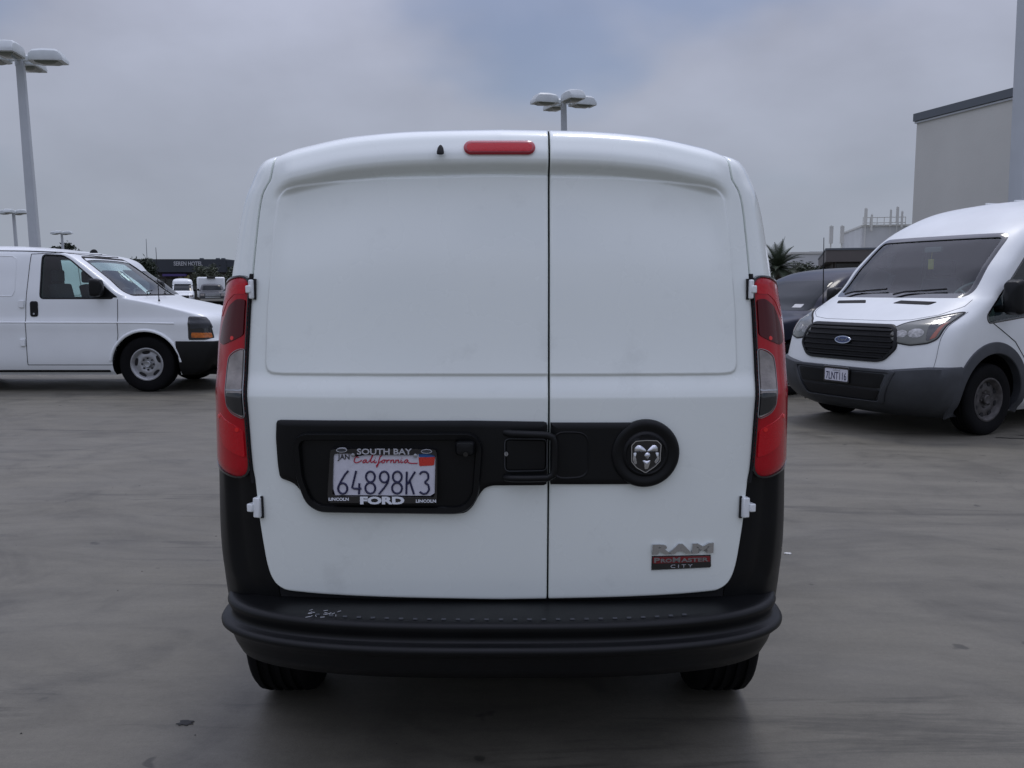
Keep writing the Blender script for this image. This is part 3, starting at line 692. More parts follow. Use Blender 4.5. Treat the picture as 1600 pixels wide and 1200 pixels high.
strokes('state_name', 'redink', [
    [(495, 238), (470, 226), (446, 250), (440, 285), (462, 300), (500, 288), (530, 268)],
    [(582, 262), (556, 266), (540, 288), (552, 302), (578, 280), (584, 264), (580, 292), (596, 298), (620, 276)],
    [(620, 276), (655, 226), (662, 200), (648, 222), (632, 280), (642, 298), (668, 280)],
    [(680, 262), (672, 290), (684, 300), (704, 284)], [(688, 243), (690, 240)],
    [(768, 214), (748, 222), (732, 262), (716, 330), (702, 352), (700, 330), (728, 300), (762, 278)],
    [(792, 262), (768, 272), (764, 294), (780, 300), (800, 284), (794, 264), (816, 268)],
    [(826, 262), (820, 300), (828, 276), (850, 262), (858, 268)],
    [(872, 262), (866, 300), (876, 272), (900, 262), (904, 276), (898, 298), (914, 292)],
    [(930, 262), (922, 300), (934, 272), (958, 262), (962, 278), (956, 298), (974, 290)],
    [(992, 262), (984, 290), (996, 300), (1014, 284)], [(998, 243), (1000, 240)],
    [(1066, 260), (1040, 266), (1026, 288), (1038, 302), (1066, 278), (1072, 262), (1066, 290), (1084, 300), (1120, 306), (1182, 304)]], .0016)
def ptext(name, s, mat, X, Y, hz, wx, d, bold=0, parent=None, **k):
    return text(name, s, mat, parent or pl, frame_at(on_plate(X, Y, d), (1, 0, 0), (0, 0, 1)), hz / 7.62 * .00186, wx / 7.62 * .001835, bold=bold, extrude=.0007, **k)
ptext('month_sticker', 'JAN', 'inkblack', 318, 238, 78, 138, .0012, .01)
ptext('dealer_area_lettering', 'SOUTH BAY', 'greylet', 800, 163, 70, 640, .0062, .02)
ptext('dealer_name_lettering', 'FORD', 'white', 765, 737, 92, 520, .0062, .05)
ptext('side_lettering', 'LINCOLN', 'white', 255, 722, 36, 236, .0062, .03); ptext('side_lettering', 'LINCOLN', 'white', 1278, 744, 36, 236, .0062, .03)
for X, Y in ((300, 148), (1290, 162)):
    e = [px_plate(X + 66 * math.cos(a), Y + 26 * math.sin(a)) for a in [2 * math.pi * k / 30 for k in range(30)]]; e2 = [px_plate(X + 54 * math.cos(a), Y + 18 * math.sin(a)) for a in [2 * math.pi * k / 30 for k in range(30)]]
    band('frame_oval', 'greylet', pl, e, e2, pd_, off=pz + .0058, depth=-.02, n=30); patch('oval_centre', 'trim2', pl, e2, pd_, off=pz + .0052, edge=.0004, depth=-.02, n=30, rings=2)
for X, Y in ((432, 205), (1160, 210)):
    c = [px_plate(X + 26 * math.cos(2 * math.pi * k / 16), Y + 26 * math.sin(2 * math.pi * k / 16)) for k in range(16)]; patch('plate_screw', 'satin', pl, c, pd_, off=pz + .0075, edge=.001, depth=-.02, n=16, rings=3, dome=.001)
patch('year_sticker', 'blueink', pl, [px_plate(*q) for q in ((1195, 185), (1388, 185), (1386, 236), (1196, 232))], pd_, off=pz + .0008, edge=.0004, depth=-.01, n=24, rings=2)
patch('year_sticker', 'redsticker', pl, [px_plate(*q) for q in ((1194, 234), (1390, 228), (1376, 330), (1200, 340))], pd_, off=pz + .0011, edge=.0004, depth=-.01, n=24, rings=2)
# reversing camera pod, handle, lock
m = MB(); cxp, czp = -.100, .990
m.grid([[(cxp + sx * .026 * k, .1195 - d, czp + sz * .019 * k) for sx, sz in rounded([(-1, -1), (1, -1), (1, 1), (-1, 1)], .5, 4)] for k, d in ((1.15, .008), (1.1, .030), (1, .046), (.85, .052), (.4, .054), (.01, .054))], closed=True)
cm = m.build('reversing_camera', 'trim', door_l); m = MB(); m.tube([(cxp + .002, .075, czp - .012), (cxp + .002, .064, czp - .014)], .007, 14); m.build('camera_lens', 'blackgloss', cm)
hy = .1195 - .020
hd = MB()
hd.tube([(.012, hy + .012, 1.030), (.03, hy - .004, 1.029), (.08, hy - .012, 1.028), (.128, hy - .014, 1.0265), (.144, hy - .013, 1.020), (.150, hy - .012, 1.005), (.151, hy - .011, .97), (.150, hy - .011, .93), (.146, hy - .011, .912), (.132, hy - .011, .904), (.08, hy - .009, .902), (.03, hy - .004, .901), (.012, hy + .012, .900)], .0105, 10)
hd.build('door_handle', 'trim', door_l)
pock = rounded([(.012, 1.012), (.128, 1.010), (.128, .922), (.012, .920)], .012)
patch('handle_pocket', 'trim', hous, pock, dm, off=.0165, edge=.004, depth=0, n=60, rings=4)
band('pocket_edge', 'trim2', hous, offset(resample(pock, 60), .003), resample(pock, 60), dm, off=.0168, depth=0, n=60)
c = [(.0147 + .0062 * math.cos(2 * math.pi * k / 18), .9696 + .0072 * math.sin(2 * math.pi * k / 18)) for k in range(18)]
lk = patch('door_lock', 'satin', door_l, c, dm, off=.020, edge=.001, n=18, rings=3); patch('keyhole', 'gap', lk, [(.0137, .974), (.0157, .974), (.0157, .965), (.0137, .965)], dm, off=.0206, edge=.0003, n=12, rings=2)

# trim strip, scooped grip and round emblem on the narrow door
strip = patch('trim_strip', 'trim', door_r, [(.1395, 1.0577), (.39, 1.0566), (.41, 1.00), (.41, .93), (.39, .8769), (.1395, .8785)], dm, off=.013, edge=.008, depth=.006, n=120, rings=8)
GR = rounded([(.146, 1.034), (.248, 1.032), (.250, .898), (.146, .893)], .035)
m = MB(); P = resample(GR, 90); c0 = P.mean(0)
m.grid([[dm(c0 + (p - c0) * s, d) for p in P] for s, d in ((1.0, .0136), (.975, .0150), (.93, .0140), (.86, .0075), (.72, .0035), (.5, .0028), (.25, .0026), (.02, .0026))], closed=True)
m.build('grip_scoop', 'trim', strip)
CX, CZ = .4104, .9672
def disc(rows, n=72): return [[dm((CX + r * math.cos(2 * math.pi * k / n), CZ + r * math.sin(2 * math.pi * k / n)), d) for k in range(n)] for r, d in rows]
m = MB(); m.grid(disc([(.0985, -.004), (.0985, .010), (.096, .017), (.090, .021), (.080, .021), (.074, .018), (.066, .0165), (.062, .021), (.058, .0225), (.054, .019), (.03, .0185), (.0005, .0185)]), closed=True)
bez = m.build('emblem_bezel', 'trim', door_r)
ec, es = (CX, CZ - .006), .000199
def em(X, Y): return (ec[0] + (X - 455) * es, ec[1] - (Y - 645) * es)
def ep(pts): return [em(*q) for q in pts]
sh = rounded(ep([(238, 478), (300, 413), (455, 402), (612, 410), (676, 472), (668, 600), (668, 715), (590, 800), (455, 893), (318, 812), (242, 720), (240, 600)]), .003, 3)
band('emblem_shield', 'chrome', bez, sh, offset(sh, -.0032), dm, off=.0245, depth=-.015, n=90)
patch('emblem_ground', 'blackgloss', bez, offset(sh, -.002), dm, off=.0215, edge=.001, depth=-.01, n=70, rings=4)
for nm, pts, dome in (('emblem_horn', [(288, 572), (292, 520), (330, 482), (372, 484), (420, 520), (462, 566), (440, 578), (360, 580)], .006), ('emblem_horn', [(464, 572), (500, 528), (548, 482), (590, 482), (618, 520), (620, 570), (570, 578), (500, 580)], .006),
                      ('emblem_brow', [(432, 630), (452, 596), (476, 586), (506, 602), (516, 632), (498, 662), (474, 682), (444, 660)], .005),
                      ('emblem_snout', [(404, 706), (430, 700), (470, 716), (520, 698), (512, 740), (490, 820), (462, 832), (440, 824), (436, 750)], .004),
                      ('emblem_curl', [(276, 590), (318, 586), (306, 640), (330, 740), (300, 760), (268, 700)], .004), ('emblem_curl', [(590, 588), (636, 590), (648, 690), (600, 752), (578, 720), (610, 660)], .004)):
    patch(nm, 'chrome', bez, offset(rounded(ep(pts), .002, 3), .0012), dm, off=.0235, edge=.001, depth=-.015, n=36, rings=5, dome=dome * .8)
# lettering low on the narrow door
def dframe(x, z, d):
    p = Vector(dm((x, z), d)); r = Vector(dm((x + .02, z), d)) - Vector(dm((x - .02, z), d)); u = Vector(dm((x, z + .02), d)) - Vector(dm((x, z - .02), d)); return frame_at(p, r, u)
text('maker_lettering', 'RAM', 'chrome', door_r, dframe(.5300, .679, .004), .031, .183, extrude=.003, bold=.06, spacing=1.14)
bd = patch('model_badge', 'blackgloss', door_r, [(.4391, .6573), (.6160, .6560), (.6185, .6165), (.4391, .6135)], dm, off=.004, edge=.0015, depth=.002, n=60, rings=4)
patch('badge_stripe', 'badgered', bd, [(.4415, .6555), (.6140, .6540), (.6148, .6345), (.4415, .6335)], dm, off=.0048, edge=.001, depth=-.003, n=60, rings=3)
xc = .446
for s_, wd, hh in (('P', .017, .0150), ('RO', .033, .0118), ('M', .022, .0150), ('ASTER', .082, .0118)):
    text('badge_lettering', s_, 'satin', bd, dframe(xc + wd / 2, .6378 + hh / 2, .0062), hh, wd, extrude=.0008, bold=.03); xc += wd + .0025
text('badge_lettering', 'CITY', 'greylet', bd, dframe(.528, .6255, .0062), .0095, .066, extrude=.0006, bold=-.004, spacing=1.5)
# ------------------------------------------------------------------ white cargo van parked side-on at the left
def seat(name, parent, x, y, z):
    m = MB(); m.box((x - .25, y - .24, z), (x + .25, y + .24, z + .14)); m.box((x - .33, y - .23, z + .05), (x - .19, y + .23, z + .72), Matrix.Rotation(R(-12), 3, 'Y')); m.box((x - .40, y - .13, z + .74), (x - .30, y + .13, z + .92))
    return m.build(name, 'seat', parent, bevel=.03)
def steering(parent, x, y, z, tilt=28):
    m = MB(); c = Vector((x, y, z)); rt = Matrix.Rotation(R(-tilt), 3, 'Y')
    m.tube([c + rt @ Vector((0, .19 * math.cos(2 * math.pi * k / 28), .19 * math.sin(2 * math.pi * k / 28))) for k in range(28)], .015, 8, closed=True)
    for a in (30, 150, 270): m.tube([c, c + rt @ Vector((0, .19 * math.cos(R(a)), .19 * math.sin(R(a))))], .014, 6)
    return m.build('steering_wheel', 'inside', parent)
def side_path(B, sg, pts, d=.0005, n=40): f = B.sidef(sg); return [f(p, d) for p in resample(pts, n, False)]
def door_mirror(parent, x, y, z, sg, w=.12, h=.25, name='door_mirror'):
    m = MB(); c = Vector((x, y + sg * .13, z))
    prof = rounded([(-w / 2, -h / 2), (w / 2, -h / 2), (w / 2, h / 2), (-w / 2, h / 2)], .05)
    m.grid([[(c.x + q - .09 * .5, c.y + p[0] * k, c.z + p[1] * k) for p in rounded([(-.09, -h / 2), (.09, -h / 2), (.09, h / 2), (-.09, h / 2)], .05)] for k, q in ((.01, 0), (.96, 0), (1, .02), (1, .07), (.85, .12), (.5, .145), (.01, .15))], closed=True)
    m.tube([(x + .02, y - sg * .05, z - h * .35), (x + .02, y + sg * .1, z - h * .3)], .035, 8)
    return m.build(name, 'trim', parent)

ev = empty('parked_van', (-5.128, 13.05, 0), 0, 'white cargo van parked side-on with grey steel wheels and amber side marker', 'van')
EB = Body([(.24, .80), (.30, .94), (.42, 1.04), (.60, 1.09), (.715, 1.09), (.735, 1.05), (.95, 1.03), (1.04, 1.00), (1.09, .93), (1.13, .80), (1.18, .60), (1.24, .34), (1.30, .03), (1.325, -.12), (1.345, -.19), (1.60, -.54), (1.86, -.89), (1.925, -1.0), (1.975, -1.16), (2.02, -1.45), (2.05, -1.8), (2.065, -2.3)],
          [(.24, .90), (.32, .955), (.5, .985), (.90, .995), (.965, 1.005), (1.01, .985), (1.08, .975), (1.28, .962), (1.6, .905), (1.86, .848), (1.95, .815), (2.0, .765), (2.035, .66), (2.055, .48), (2.065, .25)],
          [(.24, -4.25), (.6, -4.35), (2.065, -4.25)], corner=[(.24, .28), (.72, .26), (1.05, .30), (1.3, .30), (1.36, .13), (1.9, .13), (2.065, .35)])
body = EB.solid('body_shell', 'paint2', ev)
WIN = rounded([(-1.44, 1.318), (-1.435, 1.915), (-1.16, 1.905), (-1.03, 1.83), (-.80, 1.64), (-.50, 1.40), (-.42, 1.318)], .045)
WSC = rounded([(-.80, 1.365), (.80, 1.365), (.69, 1.885), (-.69, 1.885)], .06)
cav = EB.solid('cutter', 'inside', None, 1.0, 1.96, .055, -2.3, n=40)
WINF = np.array([(a if a > -1.3 else -2.06, z) for a, z in WIN])
boolean(body, [cav, cutter(WIN, lambda p, d: (p[0], d, p[1]), -1.3, 0, 'inside'), cutter(WINF, lambda p, d: (p[0], d, p[1]), 0, 1.3, 'inside'), cutter(WSC, lambda p, d: (d, p[0], p[1]), -.9, .8, 'inside')]
        + [arch_cutter(0, .375, .475, -1.2, -.62), arch_cutter(0, .375, .475, .62, 1.2), arch_cutter(-3.43, .375, .475, -1.2, -.62), arch_cutter(-3.43, .375, .475, .62, 1.2)])
for sg in (-1, 1):
    f = EB.sidef(sg)
    W_ = WIN if sg < 0 else WINF
    g_ = patch('side_window', 'glass', ev, W_, f, off=-.010, edge=.001, depth=.014, n=90)
    band('window_seal', 'gap', g_, offset(W_, .016), offset(W_, -.004), f, off=.003, depth=.008, n=120)
    patch('mirror_sail', 'trim', ev, rounded([(-.72, 1.325), (-.36, 1.325), (-.48, 1.42), (-.68, 1.60)], .02), f, off=.006)
    m = MB(); door_mirror(ev, -.62, sg * .93, 1.46, sg)
    seam('door_seam', ev, [side_path(EB, sg, p) for p in ([(-.365, 1.30), (-.37, .80), (-.41, .58), (-.47, .40)], [(-.47, .385), (-1.655, .385)], [(-1.66, .385), (-1.645, 1.2), (-1.60, 1.93)], [(-1.60, 1.93), (-1.0, 1.955)])], .0045)
    hb = patch('door_handle', 'trim', ev, rounded([(-1.585, 1.275), (-1.475, 1.275), (-1.475, 1.06), (-1.585, 1.06)], .035), f, off=.012, edge=.01)
    patch('key_lock', 'satin', hb, arc(-1.53, 1.10, .014, 0, 350, 14), f, off=.0135, edge=.001, n=14, rings=2)
    for z in (1.235, .70):
        m = MB(); y = sg * (EB.side_y(-1.70, z) + .008); m.box((-1.735, y - .016, z - .05), (-1.665, y + .010, z + .05)); m.build('door_hinge', 'paint2', ev, bevel=.006)
    seam('panel_pressing', ev, [side_path(EB, sg, [(-1.80, 1.86), (-1.80, 1.40), (-1.84, 1.345), (-3.2, 1.345)]), side_path(EB, sg, [(-1.80, 1.86), (-1.86, 1.90), (-3.2, 1.92)])], .006, 'paint2')
    seam('drip_rail', ev, [side_path(EB, sg, [(-4.1, 2.000), (-1.7, 1.972), (-1.2, 1.955), (-.95, 1.915)], .001)], .008, 'gap')
    seam('swage_line', ev, [side_path(EB, sg, [(-4.1, .985), (-.1, .975), (.42, .965)], -.010)], .016, 'paint2')
    # flared lip of the front wheel arch
    m = MB(); rows = []
    for k in range(33):
        a = R(-6 + 166 * k / 32 + 12); x, z = .492 * math.cos(a), .375 + .492 * math.sin(a); y = EB.side_y(x, z)
        rows.append([(x * s_, sg * (y + d), .375 + (z - .375) * s_) for s_, d in ((1.07, -.01), (1.05, .010), (1.01, .024), (.975, .020), (.965, -.05))])
    m.grid(rows); m.build('arch_lip', 'paint2', ev)
    hl = patch('headlamp', 'smoke', ev, rounded([(.615, 1.065), (.84, 1.060), (.90, .99), (.945, .74), (.61, .735)], .03), f, off=.008, edge=.006, n=80, rings=9)
    patch('turn_signal', 'amber', hl, rounded([(.655, .840), (.915, .835), (.928, .765), (.655, .765)], .012), f, off=.0105, edge=.003, n=50, rings=5)
    patch('lamp_housing', 'trim2', hl, rounded([(.64, 1.04), (.84, 1.04), (.90, .98), (.93, .90), (.64, .89)], .02), f, off=.0098, edge=.003, n=50, rings=4)
    for (y0, y1) in ((.05, .0),):
        m = MB(); m.box((-4.1, sg * .93 - .02, .28), (-.52, sg * .93 + .02, .36)); m.build('sill_rail', 'under', ev, smooth=False)
ws = patch('windscreen', 'wind', ev, WSC, EB.slopef(), off=-.008, edge=.001, depth=.014, n=100, rings=10)
band('windscreen_seal', 'gap', ws, offset(WSC, .022), offset(WSC, -.004), EB.slopef(), off=.003, depth=.010, n=140)
for y in (-.35, .30):
    m = MB(); f = EB.slopef(); m.tube([f((y, 1.35), .02), f((y + .12, 1.385), .02), f((y + .42, 1.41), .018)], .008, 6); m.build('wiper', 'trim', ev)
# black front bumper wrapped round the nose
m = MB(); rows = []
for z, d in ((.225, -.06), (.235, .0), (.27, .012), (.34, .02), (.50, .022), (.66, .022), (.712, .016), (.722, -.01)):
    row = []
    for k in range(61):
        q = -math.pi / 2 + math.pi * k / 60; w_, xf, a = float(EB.w(z)) + d, float(EB.xf(z)) + d, float(EB.a(z)); s_, c_ = math.sin(q), math.cos(q)
        row.append((xf - a + a * abs(c_) ** (2 / EB.n), math.copysign(w_ * abs(s_) ** (2 / EB.n), s_), z))
    e0, e1 = row[0], row[-1]; xe = .43 + .10 * (.72 - z); row = [(xe, e0[1], z)] + row + [(xe, e1[1], z)]; rows.append(row)
m.grid(rows); m.build('front_bumper', 'trim', ev)
m = MB(); m.box((.45, -.85, .24), (.98, .85, .30)); m.build('air_dam', 'under', ev, bevel=.02)
gr_ = patch('grille', 'trim', ev, rounded([(-.60, .76), (.60, .76), (.60, 1.03), (-.60, 1.03)], .03), EB.frontf(), off=.012)
for z in (.82, .90, .97): patch('grille_bar', 'trim2', gr_, [(-.58, z), (.58, z), (.58, z + .03), (-.58, z + .03)], EB.frontf(), off=.03, edge=.004, n=40, rings=3)
m = MB(); m.tube([(.16, -.83, 1.27), (.16, -.835, 1.31), (.15, -.84, 2.02)], [.016, .006, .0035], 6); m.build('mast_antenna', 'gap', ev)
m = MB(); m.grid([[(-1.02 + x * k, y * k, 1.97 + h) for x, y in ((.07, 0), (.05, .02), (-.05, .03), (-.09, 0), (-.05, -.03), (.05, -.02))] for k, h in ((.75, 0), (.65, .03), (.35, .05), (.02, .055))], closed=True); o = m.build('roof_antenna', 'trim', ev); o.location.y = -.2
m = MB(); m.box((-.52, -.82, 1.02), (-.12, .82, 1.30)); m.build('dashboard', 'inside', ev, bevel=.05)
for y in (-.45, .45): seat('seat', ev, -1.10, y, .80)
steering(ev, -.62, .45, 1.28)
m = MB(); m.box((-2.28, -.84, 1.0), (-2.25, .84, 1.85)); m.build('bulkhead', 'inside', ev, smooth=False)
m = MB(); m.box((-4.0, -.72, .30), (.35, .72, .46)); m.build('underbody', 'under', ev, smooth=False)
for x in (0, -3.43):
    for sg in (-1, 1): make_wheel(ev, (x, sg * .845, .392), .392, .245, sg, .222, 'steel5', 'steel')

# ------------------------------------------------------------------ white tall van nosing in from the right
HD = math.atan2(-.456, -.892)
tv = empty('passenger_van', (4.25, 9.30, 0), HD, 'dusty white high-roof van with black slatted grille and dark grey lower bumper', 'van')
TB = Body([(.20, .70), (.25, .84), (.34, .93), (.50, .985), (.62, .985), (.75, .965), (.90, .94), (1.02, .90), (1.09, .85), (1.13, .78), (1.18, .68), (1.24, .56), (1.30, .44), (1.335, .37), (1.36, .31), (1.70, -.07), (1.95, -.35), (2.03, -.46), (2.11, -.60), (2.22, -.84), (2.33, -1.15), (2.41, -1.55), (2.465, -2.0), (2.49, -2.6)],
          [(.20, .84), (.30, .94), (.45, .985), (.70, 1.005), (.95, 1.01), (1.15, 1.0), (1.40, .975), (1.7, .935), (2.05, .875), (2.2, .835), (2.30, .79), (2.38, .71), (2.44, .58), (2.475, .40), (2.49, .2)],
          [(.20, -4.6), (.6, -4.7), (2.49, -4.6)], corner=[(.20, .42), (.60, .40), (.9, .46), (1.12, .52), (1.36, .44), (1.7, .30), (2.49, .40)])
tb = TB.solid('body_shell', 'dusty', tv)
TW = rounded([(-.80, 1.372), (.80, 1.372), (.745, 1.985), (-.745, 1.985)], .07)
TS = rounded([(-1.42, 1.20), (-1.40, 1.90), (-.62, 1.86), (-.22, 1.50), (.14, 1.18), (.12, 1.115), (-.45, 1.17)], .04)
cav = TB.solid('cutter', 'inside', None, 1.0, 2.22, .06, -3.2, n=40)
boolean(tb, [cav, cutter(TS, lambda p, d: (p[0], d, p[1]), -1.4, 1.4, 'inside'), cutter(TW, lambda p, d: (d, p[0], p[1]), -.46, 1.2, 'inside')]
        + [arch_cutter(0, .36, .455, -1.3, -.62), arch_cutter(0, .36, .455, .62, 1.3), arch_cutter(-3.75, .36, .43, -1.3, -.62), arch_cutter(-3.75, .36, .43, .62, 1.3)])
ws = patch('windscreen', 'wind', tv, TW, TB.slopef(), off=-.008, edge=.001, depth=.012, n=110, rings=12)
band('windscreen_band', 'blackgloss', ws, offset(TW, .022), offset(TW, -.022), TB.slopef(), off=.003, depth=.012, n=150)
SF = TB.slopef()
for y in (-.62, .06):
    m = MB(); m.tube([SF((y, 1.36), .025), SF((y + .10, 1.392), .022), SF((y + .52, 1.425), .018)], .010, 6); m.build('wiper', 'trim', tv)
for sg in (-1, 1):
    f = TB.sidef(sg)
    gw = patch('side_window', 'glass', tv, TS, f, off=-.010, edge=.001, depth=.012, n=100, center=(-.80, 1.50))
    band('window_seal', 'blackgloss', gw, offset(resample(TS, 150), .014), offset(resample(TS, 150), -.006), f, off=.003, depth=.012, n=150)
    hl_poly = rounded([(sg * .50, .975), (sg * .56, .925), (sg * .72, .900), (sg * .86, .925), (sg * .915, .97), (sg * .93, 1.22), (sg * .90, 1.215), (sg * .76, 1.165), (sg * .60, 1.115), (sg * .515, 1.06)], .03)
    hf = TB.frontf()
    def hlmap(p, d, sg=sg): x, y, z = hf((p[0], p[1]), 0); t = abs(p[0]) / 1.0; return (x + d * (1 - .5 * t), p[0] + sg * d * .6 * t, z + d * .3)
    hl = patch('headlamp', 'hazed', tv, hl_poly, hlmap, off=.010, edge=.008, depth=.03, n=100, rings=12)
    band('headlamp_rim', 'gap', hl, offset(resample(hl_poly, 100), .005), offset(resample(hl_poly, 100), -.006), hlmap, off=.011, n=100)
    for (cy, cz, r_, nm) in ((.61, 1.005, .052, 'reflector'), (.735, 1.015, .062, 'reflector')):
        c = [(sg * (cy + r_ * 1.1 * math.cos(2 * math.pi * k / 24)), cz + r_ * .75 * math.sin(2 * math.pi * k / 24)) for k in range(24)]
        patch(nm, 'reflector', hl, c, hlmap, off=.0125, edge=.002, n=24, rings=4, dome=.003)
    c = rounded([(sg * .855, .955), (sg * .895, .975), (sg * .915, 1.14), (sg * .885, 1.10)], .012)
    patch('side_reflector', 'orange', hl, c, hlmap, off=.0135, edge=.002, n=40, rings=5)
    patch('lamp_surround', 'smoke', hl, rounded([(sg * .89, 1.19), (sg * .80, 1.155), (sg * .81, 1.08), (sg * .835, .945), (sg * .87, .955), (sg * .905, 1.18)], .01), hlmap, off=.0128, edge=.002, n=40, rings=5)
    # grey arch flare and sill strip
    m = MB(); rows = []
    for k in range(41):
        a = R(-30 + 240 * k / 40); x, z = .50 * math.cos(a), .36 + .50 * math.sin(a)
        if z < .20: continue
        y = TB.side_y(min(x, .55), max(z, .24))
        rows.append([(x * s_, sg * (y + d), .36 + (z - .36) * s_) for s_, d in ((1.14, -.004), (1.12, .014), (1.02, .022), (.92, .022), (.905, .015), (.90, -.06))])
    m.grid(rows); m.build('arch_flare', 'trim2', tv)
    patch('side_moulding', 'trim2', tv, [(-3.25, .62), (-.50, .62), (-.53, .40), (-3.25, .40)], f, off=.012, edge=.01, n=60, rings=4)
    seam('door_seam', tv, [side_path(TB, sg, p) for p in ([(.05, 1.11), (-.30, .92), (-.52, .70)], [(-1.52, .36), (-1.52, 2.02)], [(-1.52, .36), (-.56, .36)])], .0045)
    seam('wing_seam', tv, [[hf((sg * y, z), .001) for y, z in resample([(.94, 1.22), (.93, .98), (.935, .80), (.93, .68)], 14, False)]], .002, 'trim2')
    mm = door_mirror(tv, -.12, sg * .97, 1.36, sg, h=.34 if sg > 0 else .20); 
    m = MB(); c = (-.30, sg * 1.06, 1.42)
# hood edges, slots, grille
seam('hood_seam', tv, [[SF((s_ * y, z), .0005) for y, z in resample([(.40, 1.125), (.60, 1.14), (.78, 1.19), (.88, 1.27), (.875, 1.335)], 30, False)] for s_ in (-1, 1)] + [[SF((y, 1.125), .0005) for y in np.linspace(-.40, .40, 16)]], .0022, 'trim2')
for s_ in (-1, 1):
    patch('hood_slot', 'gap', tv, rounded([(s_ * .17, 1.292), (s_ * .58, 1.282), (s_ * .62, 1.312), (s_ * .22, 1.322)], .006), SF, off=.004, edge=.002, n=50, rings=3)
FF = TB.frontf()
GP = rounded([(-.50, 1.085), (.50, 1.085), (.565, 1.03), (.60, .87), (.50, .755), (.42, .735), (-.42, .735), (-.50, .755), (-.60, .87), (-.565, 1.03)], .03)
gr_ = patch('grille', 'gap', tv, GP, FF, off=.004, edge=.004, depth=.01, n=120, rings=8)
band('grille_surround', 'trim', gr_, offset(resample(GP, 120), .012), offset(resample(GP, 120), -.022), FF, off=.018, depth=.01, n=120)
for z, hw in ((.775, .50), (.825, .55), (.878, .57), (.932, .565), (.985, .555), (1.038, .53)):
    patch('grille_slat', 'trim', gr_, rounded([(-hw, z - .013), (hw, z - .013), (hw, z + .013), (-hw, z + .013)], .010), FF, off=.022, edge=.006, depth=-.002, n=80, rings=3)
ov = [(.105 * math.cos(2 * math.pi * k / 40), .925 + .044 * math.sin(2 * math.pi * k / 40)) for k in range(40)]
em_ = patch('oval_emblem', 'chrome', gr_, ov, FF, off=.034, edge=.006, depth=-.01, n=40, rings=3)
patch('emblem_field', 'emblemblue', em_, offset(np.array(ov), -.011), FF, off=.0355, edge=.002, n=40, rings=3)
text('emblem_lettering', 'Ford', 'chrome', em_, frame_at(FF((0, .925), .038), (0, 1, 0), (0, 0, 1)), .042, .12, extrude=.001, shear=.3)
# grey bumper wrapped round the nose, lower opening
m = MB(); rows = []
for z, d in ((.185, -.03), (.19, .022), (.235, .022), (.27, .022), (.33, .020), (.40, .026), (.50, .034), (.60, .034), (.640, .026), (.655, .010), (.660, -.01)):
    row = []
    for k in range(71):
        q = -math.pi / 2 + math.pi * k / 70; w_, xf, a = float(TB.w(z)) + d * .5, float(TB.xf(z)) + d, float(TB.a(z)); s_, c_ = math.sin(q), math.cos(q)
        lift = .045 * max(0, min(1, (abs(s_) ** (2 / TB.n) - .55) / .35)) if z > .6 else 0
        row.append((xf - a + a * abs(c_) ** (2 / TB.n), math.copysign(w_ * abs(s_) ** (2 / TB.n), s_), z + lift))
    e0, e1 = row[0], row[-1]; row = [(.475, e0[1], e0[2])] + row + [(.475, e1[1], e1[2])]; rows.append(row)
m.grid(rows); bm_ = m.build('front_bumper', 'trim2', tv)
FB = lambda p, d: FF(p, d + .034)
patch('lower_opening', 'gap', bm_, rounded([(-.50, .455), (.50, .455), (.42, .345), (-.42, .345)], .02), FB, off=.004, edge=.003, n=70, rings=5)
patch('bumper_inset', 'trim', bm_, rounded([(-.56, .615), (.56, .615), (.50, .47), (-.50, .47)], .02), FB, off=.002, edge=.004, n=70, rings=5)
bw = band('bumper_ridge', 'trim2', bm_, rounded([(-.66, .66), (.66, .66), (.50, .31), (-.50, .31)], .03), rounded([(-.60, .63), (.60, .63), (.455, .335), (-.455, .335)], .03), FB, off=.014, n=100)
pc = lambda p, d: (float(TB.xf(.56)) + .045 + d, p[0], p[1])
np_ = patch('number_plate', 'plate', tv, rounded([(-.152, .502), (.152, .502), (.152, .638), (-.152, .638)], .008), pc, off=.006, edge=.001, depth=.02, n=40, rings=3)
band('plate_frame', 'blackgloss', np_, rounded([(-.166, .488), (.166, .488), (.166, .652), (-.166, .652)], .012), rounded([(-.150, .506), (.150, .506), (.150, .626), (-.150, .626)], .006), pc, off=.010, depth=.0, n=60)
text('plate_characters', '7LNT116', 'ink', np_, frame_at(pc((0, .555), .007), (0, 1, 0), (0, 0, 1)), .078, .262, extrude=.001)
text('plate_heading', 'California', 'greylet', np_, frame_at(pc((0, .614), .0072), (0, 1, 0), (0, 0, 1)), .020, .10, extrude=.001)
m = MB(); m.tube([(.34, -.86, 1.28), (.34, -.865, 1.34), (.36, -.87, 2.02)], [.015, .007, .004], 6); m.build('mast_antenna', 'gap', tv)
m = MB(); m.box((-.25, -.84, 1.05), (.20, .84, 1.34)); m.build('dashboard', 'inside', tv, bevel=.06)
for y in (-.48, .48): seat('seat', tv, -.85, y, .85)
steering(tv, -.32, .48, 1.36, 40)
m = MB(); m.box((-.36, -.08, 1.83), (-.31, .12, 1.89)); m.build('rear_view_mirror', 'inside', tv, bevel=.01)
m = MB(); m.tube([(-.31, .02, 1.83), (-.30, .02, 1.76)], .003, 5); m.box((-.305, -.012, 1.65), (-.295, .052, 1.76)); m.build('air_freshener', 'yellowtag', tv, bevel=.004)
m = MB(); m.box((-4.3, -.75, .28), (.40, .75, .48)); m.build('underbody', 'under', tv, smooth=False)
for x in (0, -3.75):
    for sg in (-1, 1): make_wheel(tv, (x, sg * .865, .355), .355, .225, sg, .208, 'steel8', 'rust')
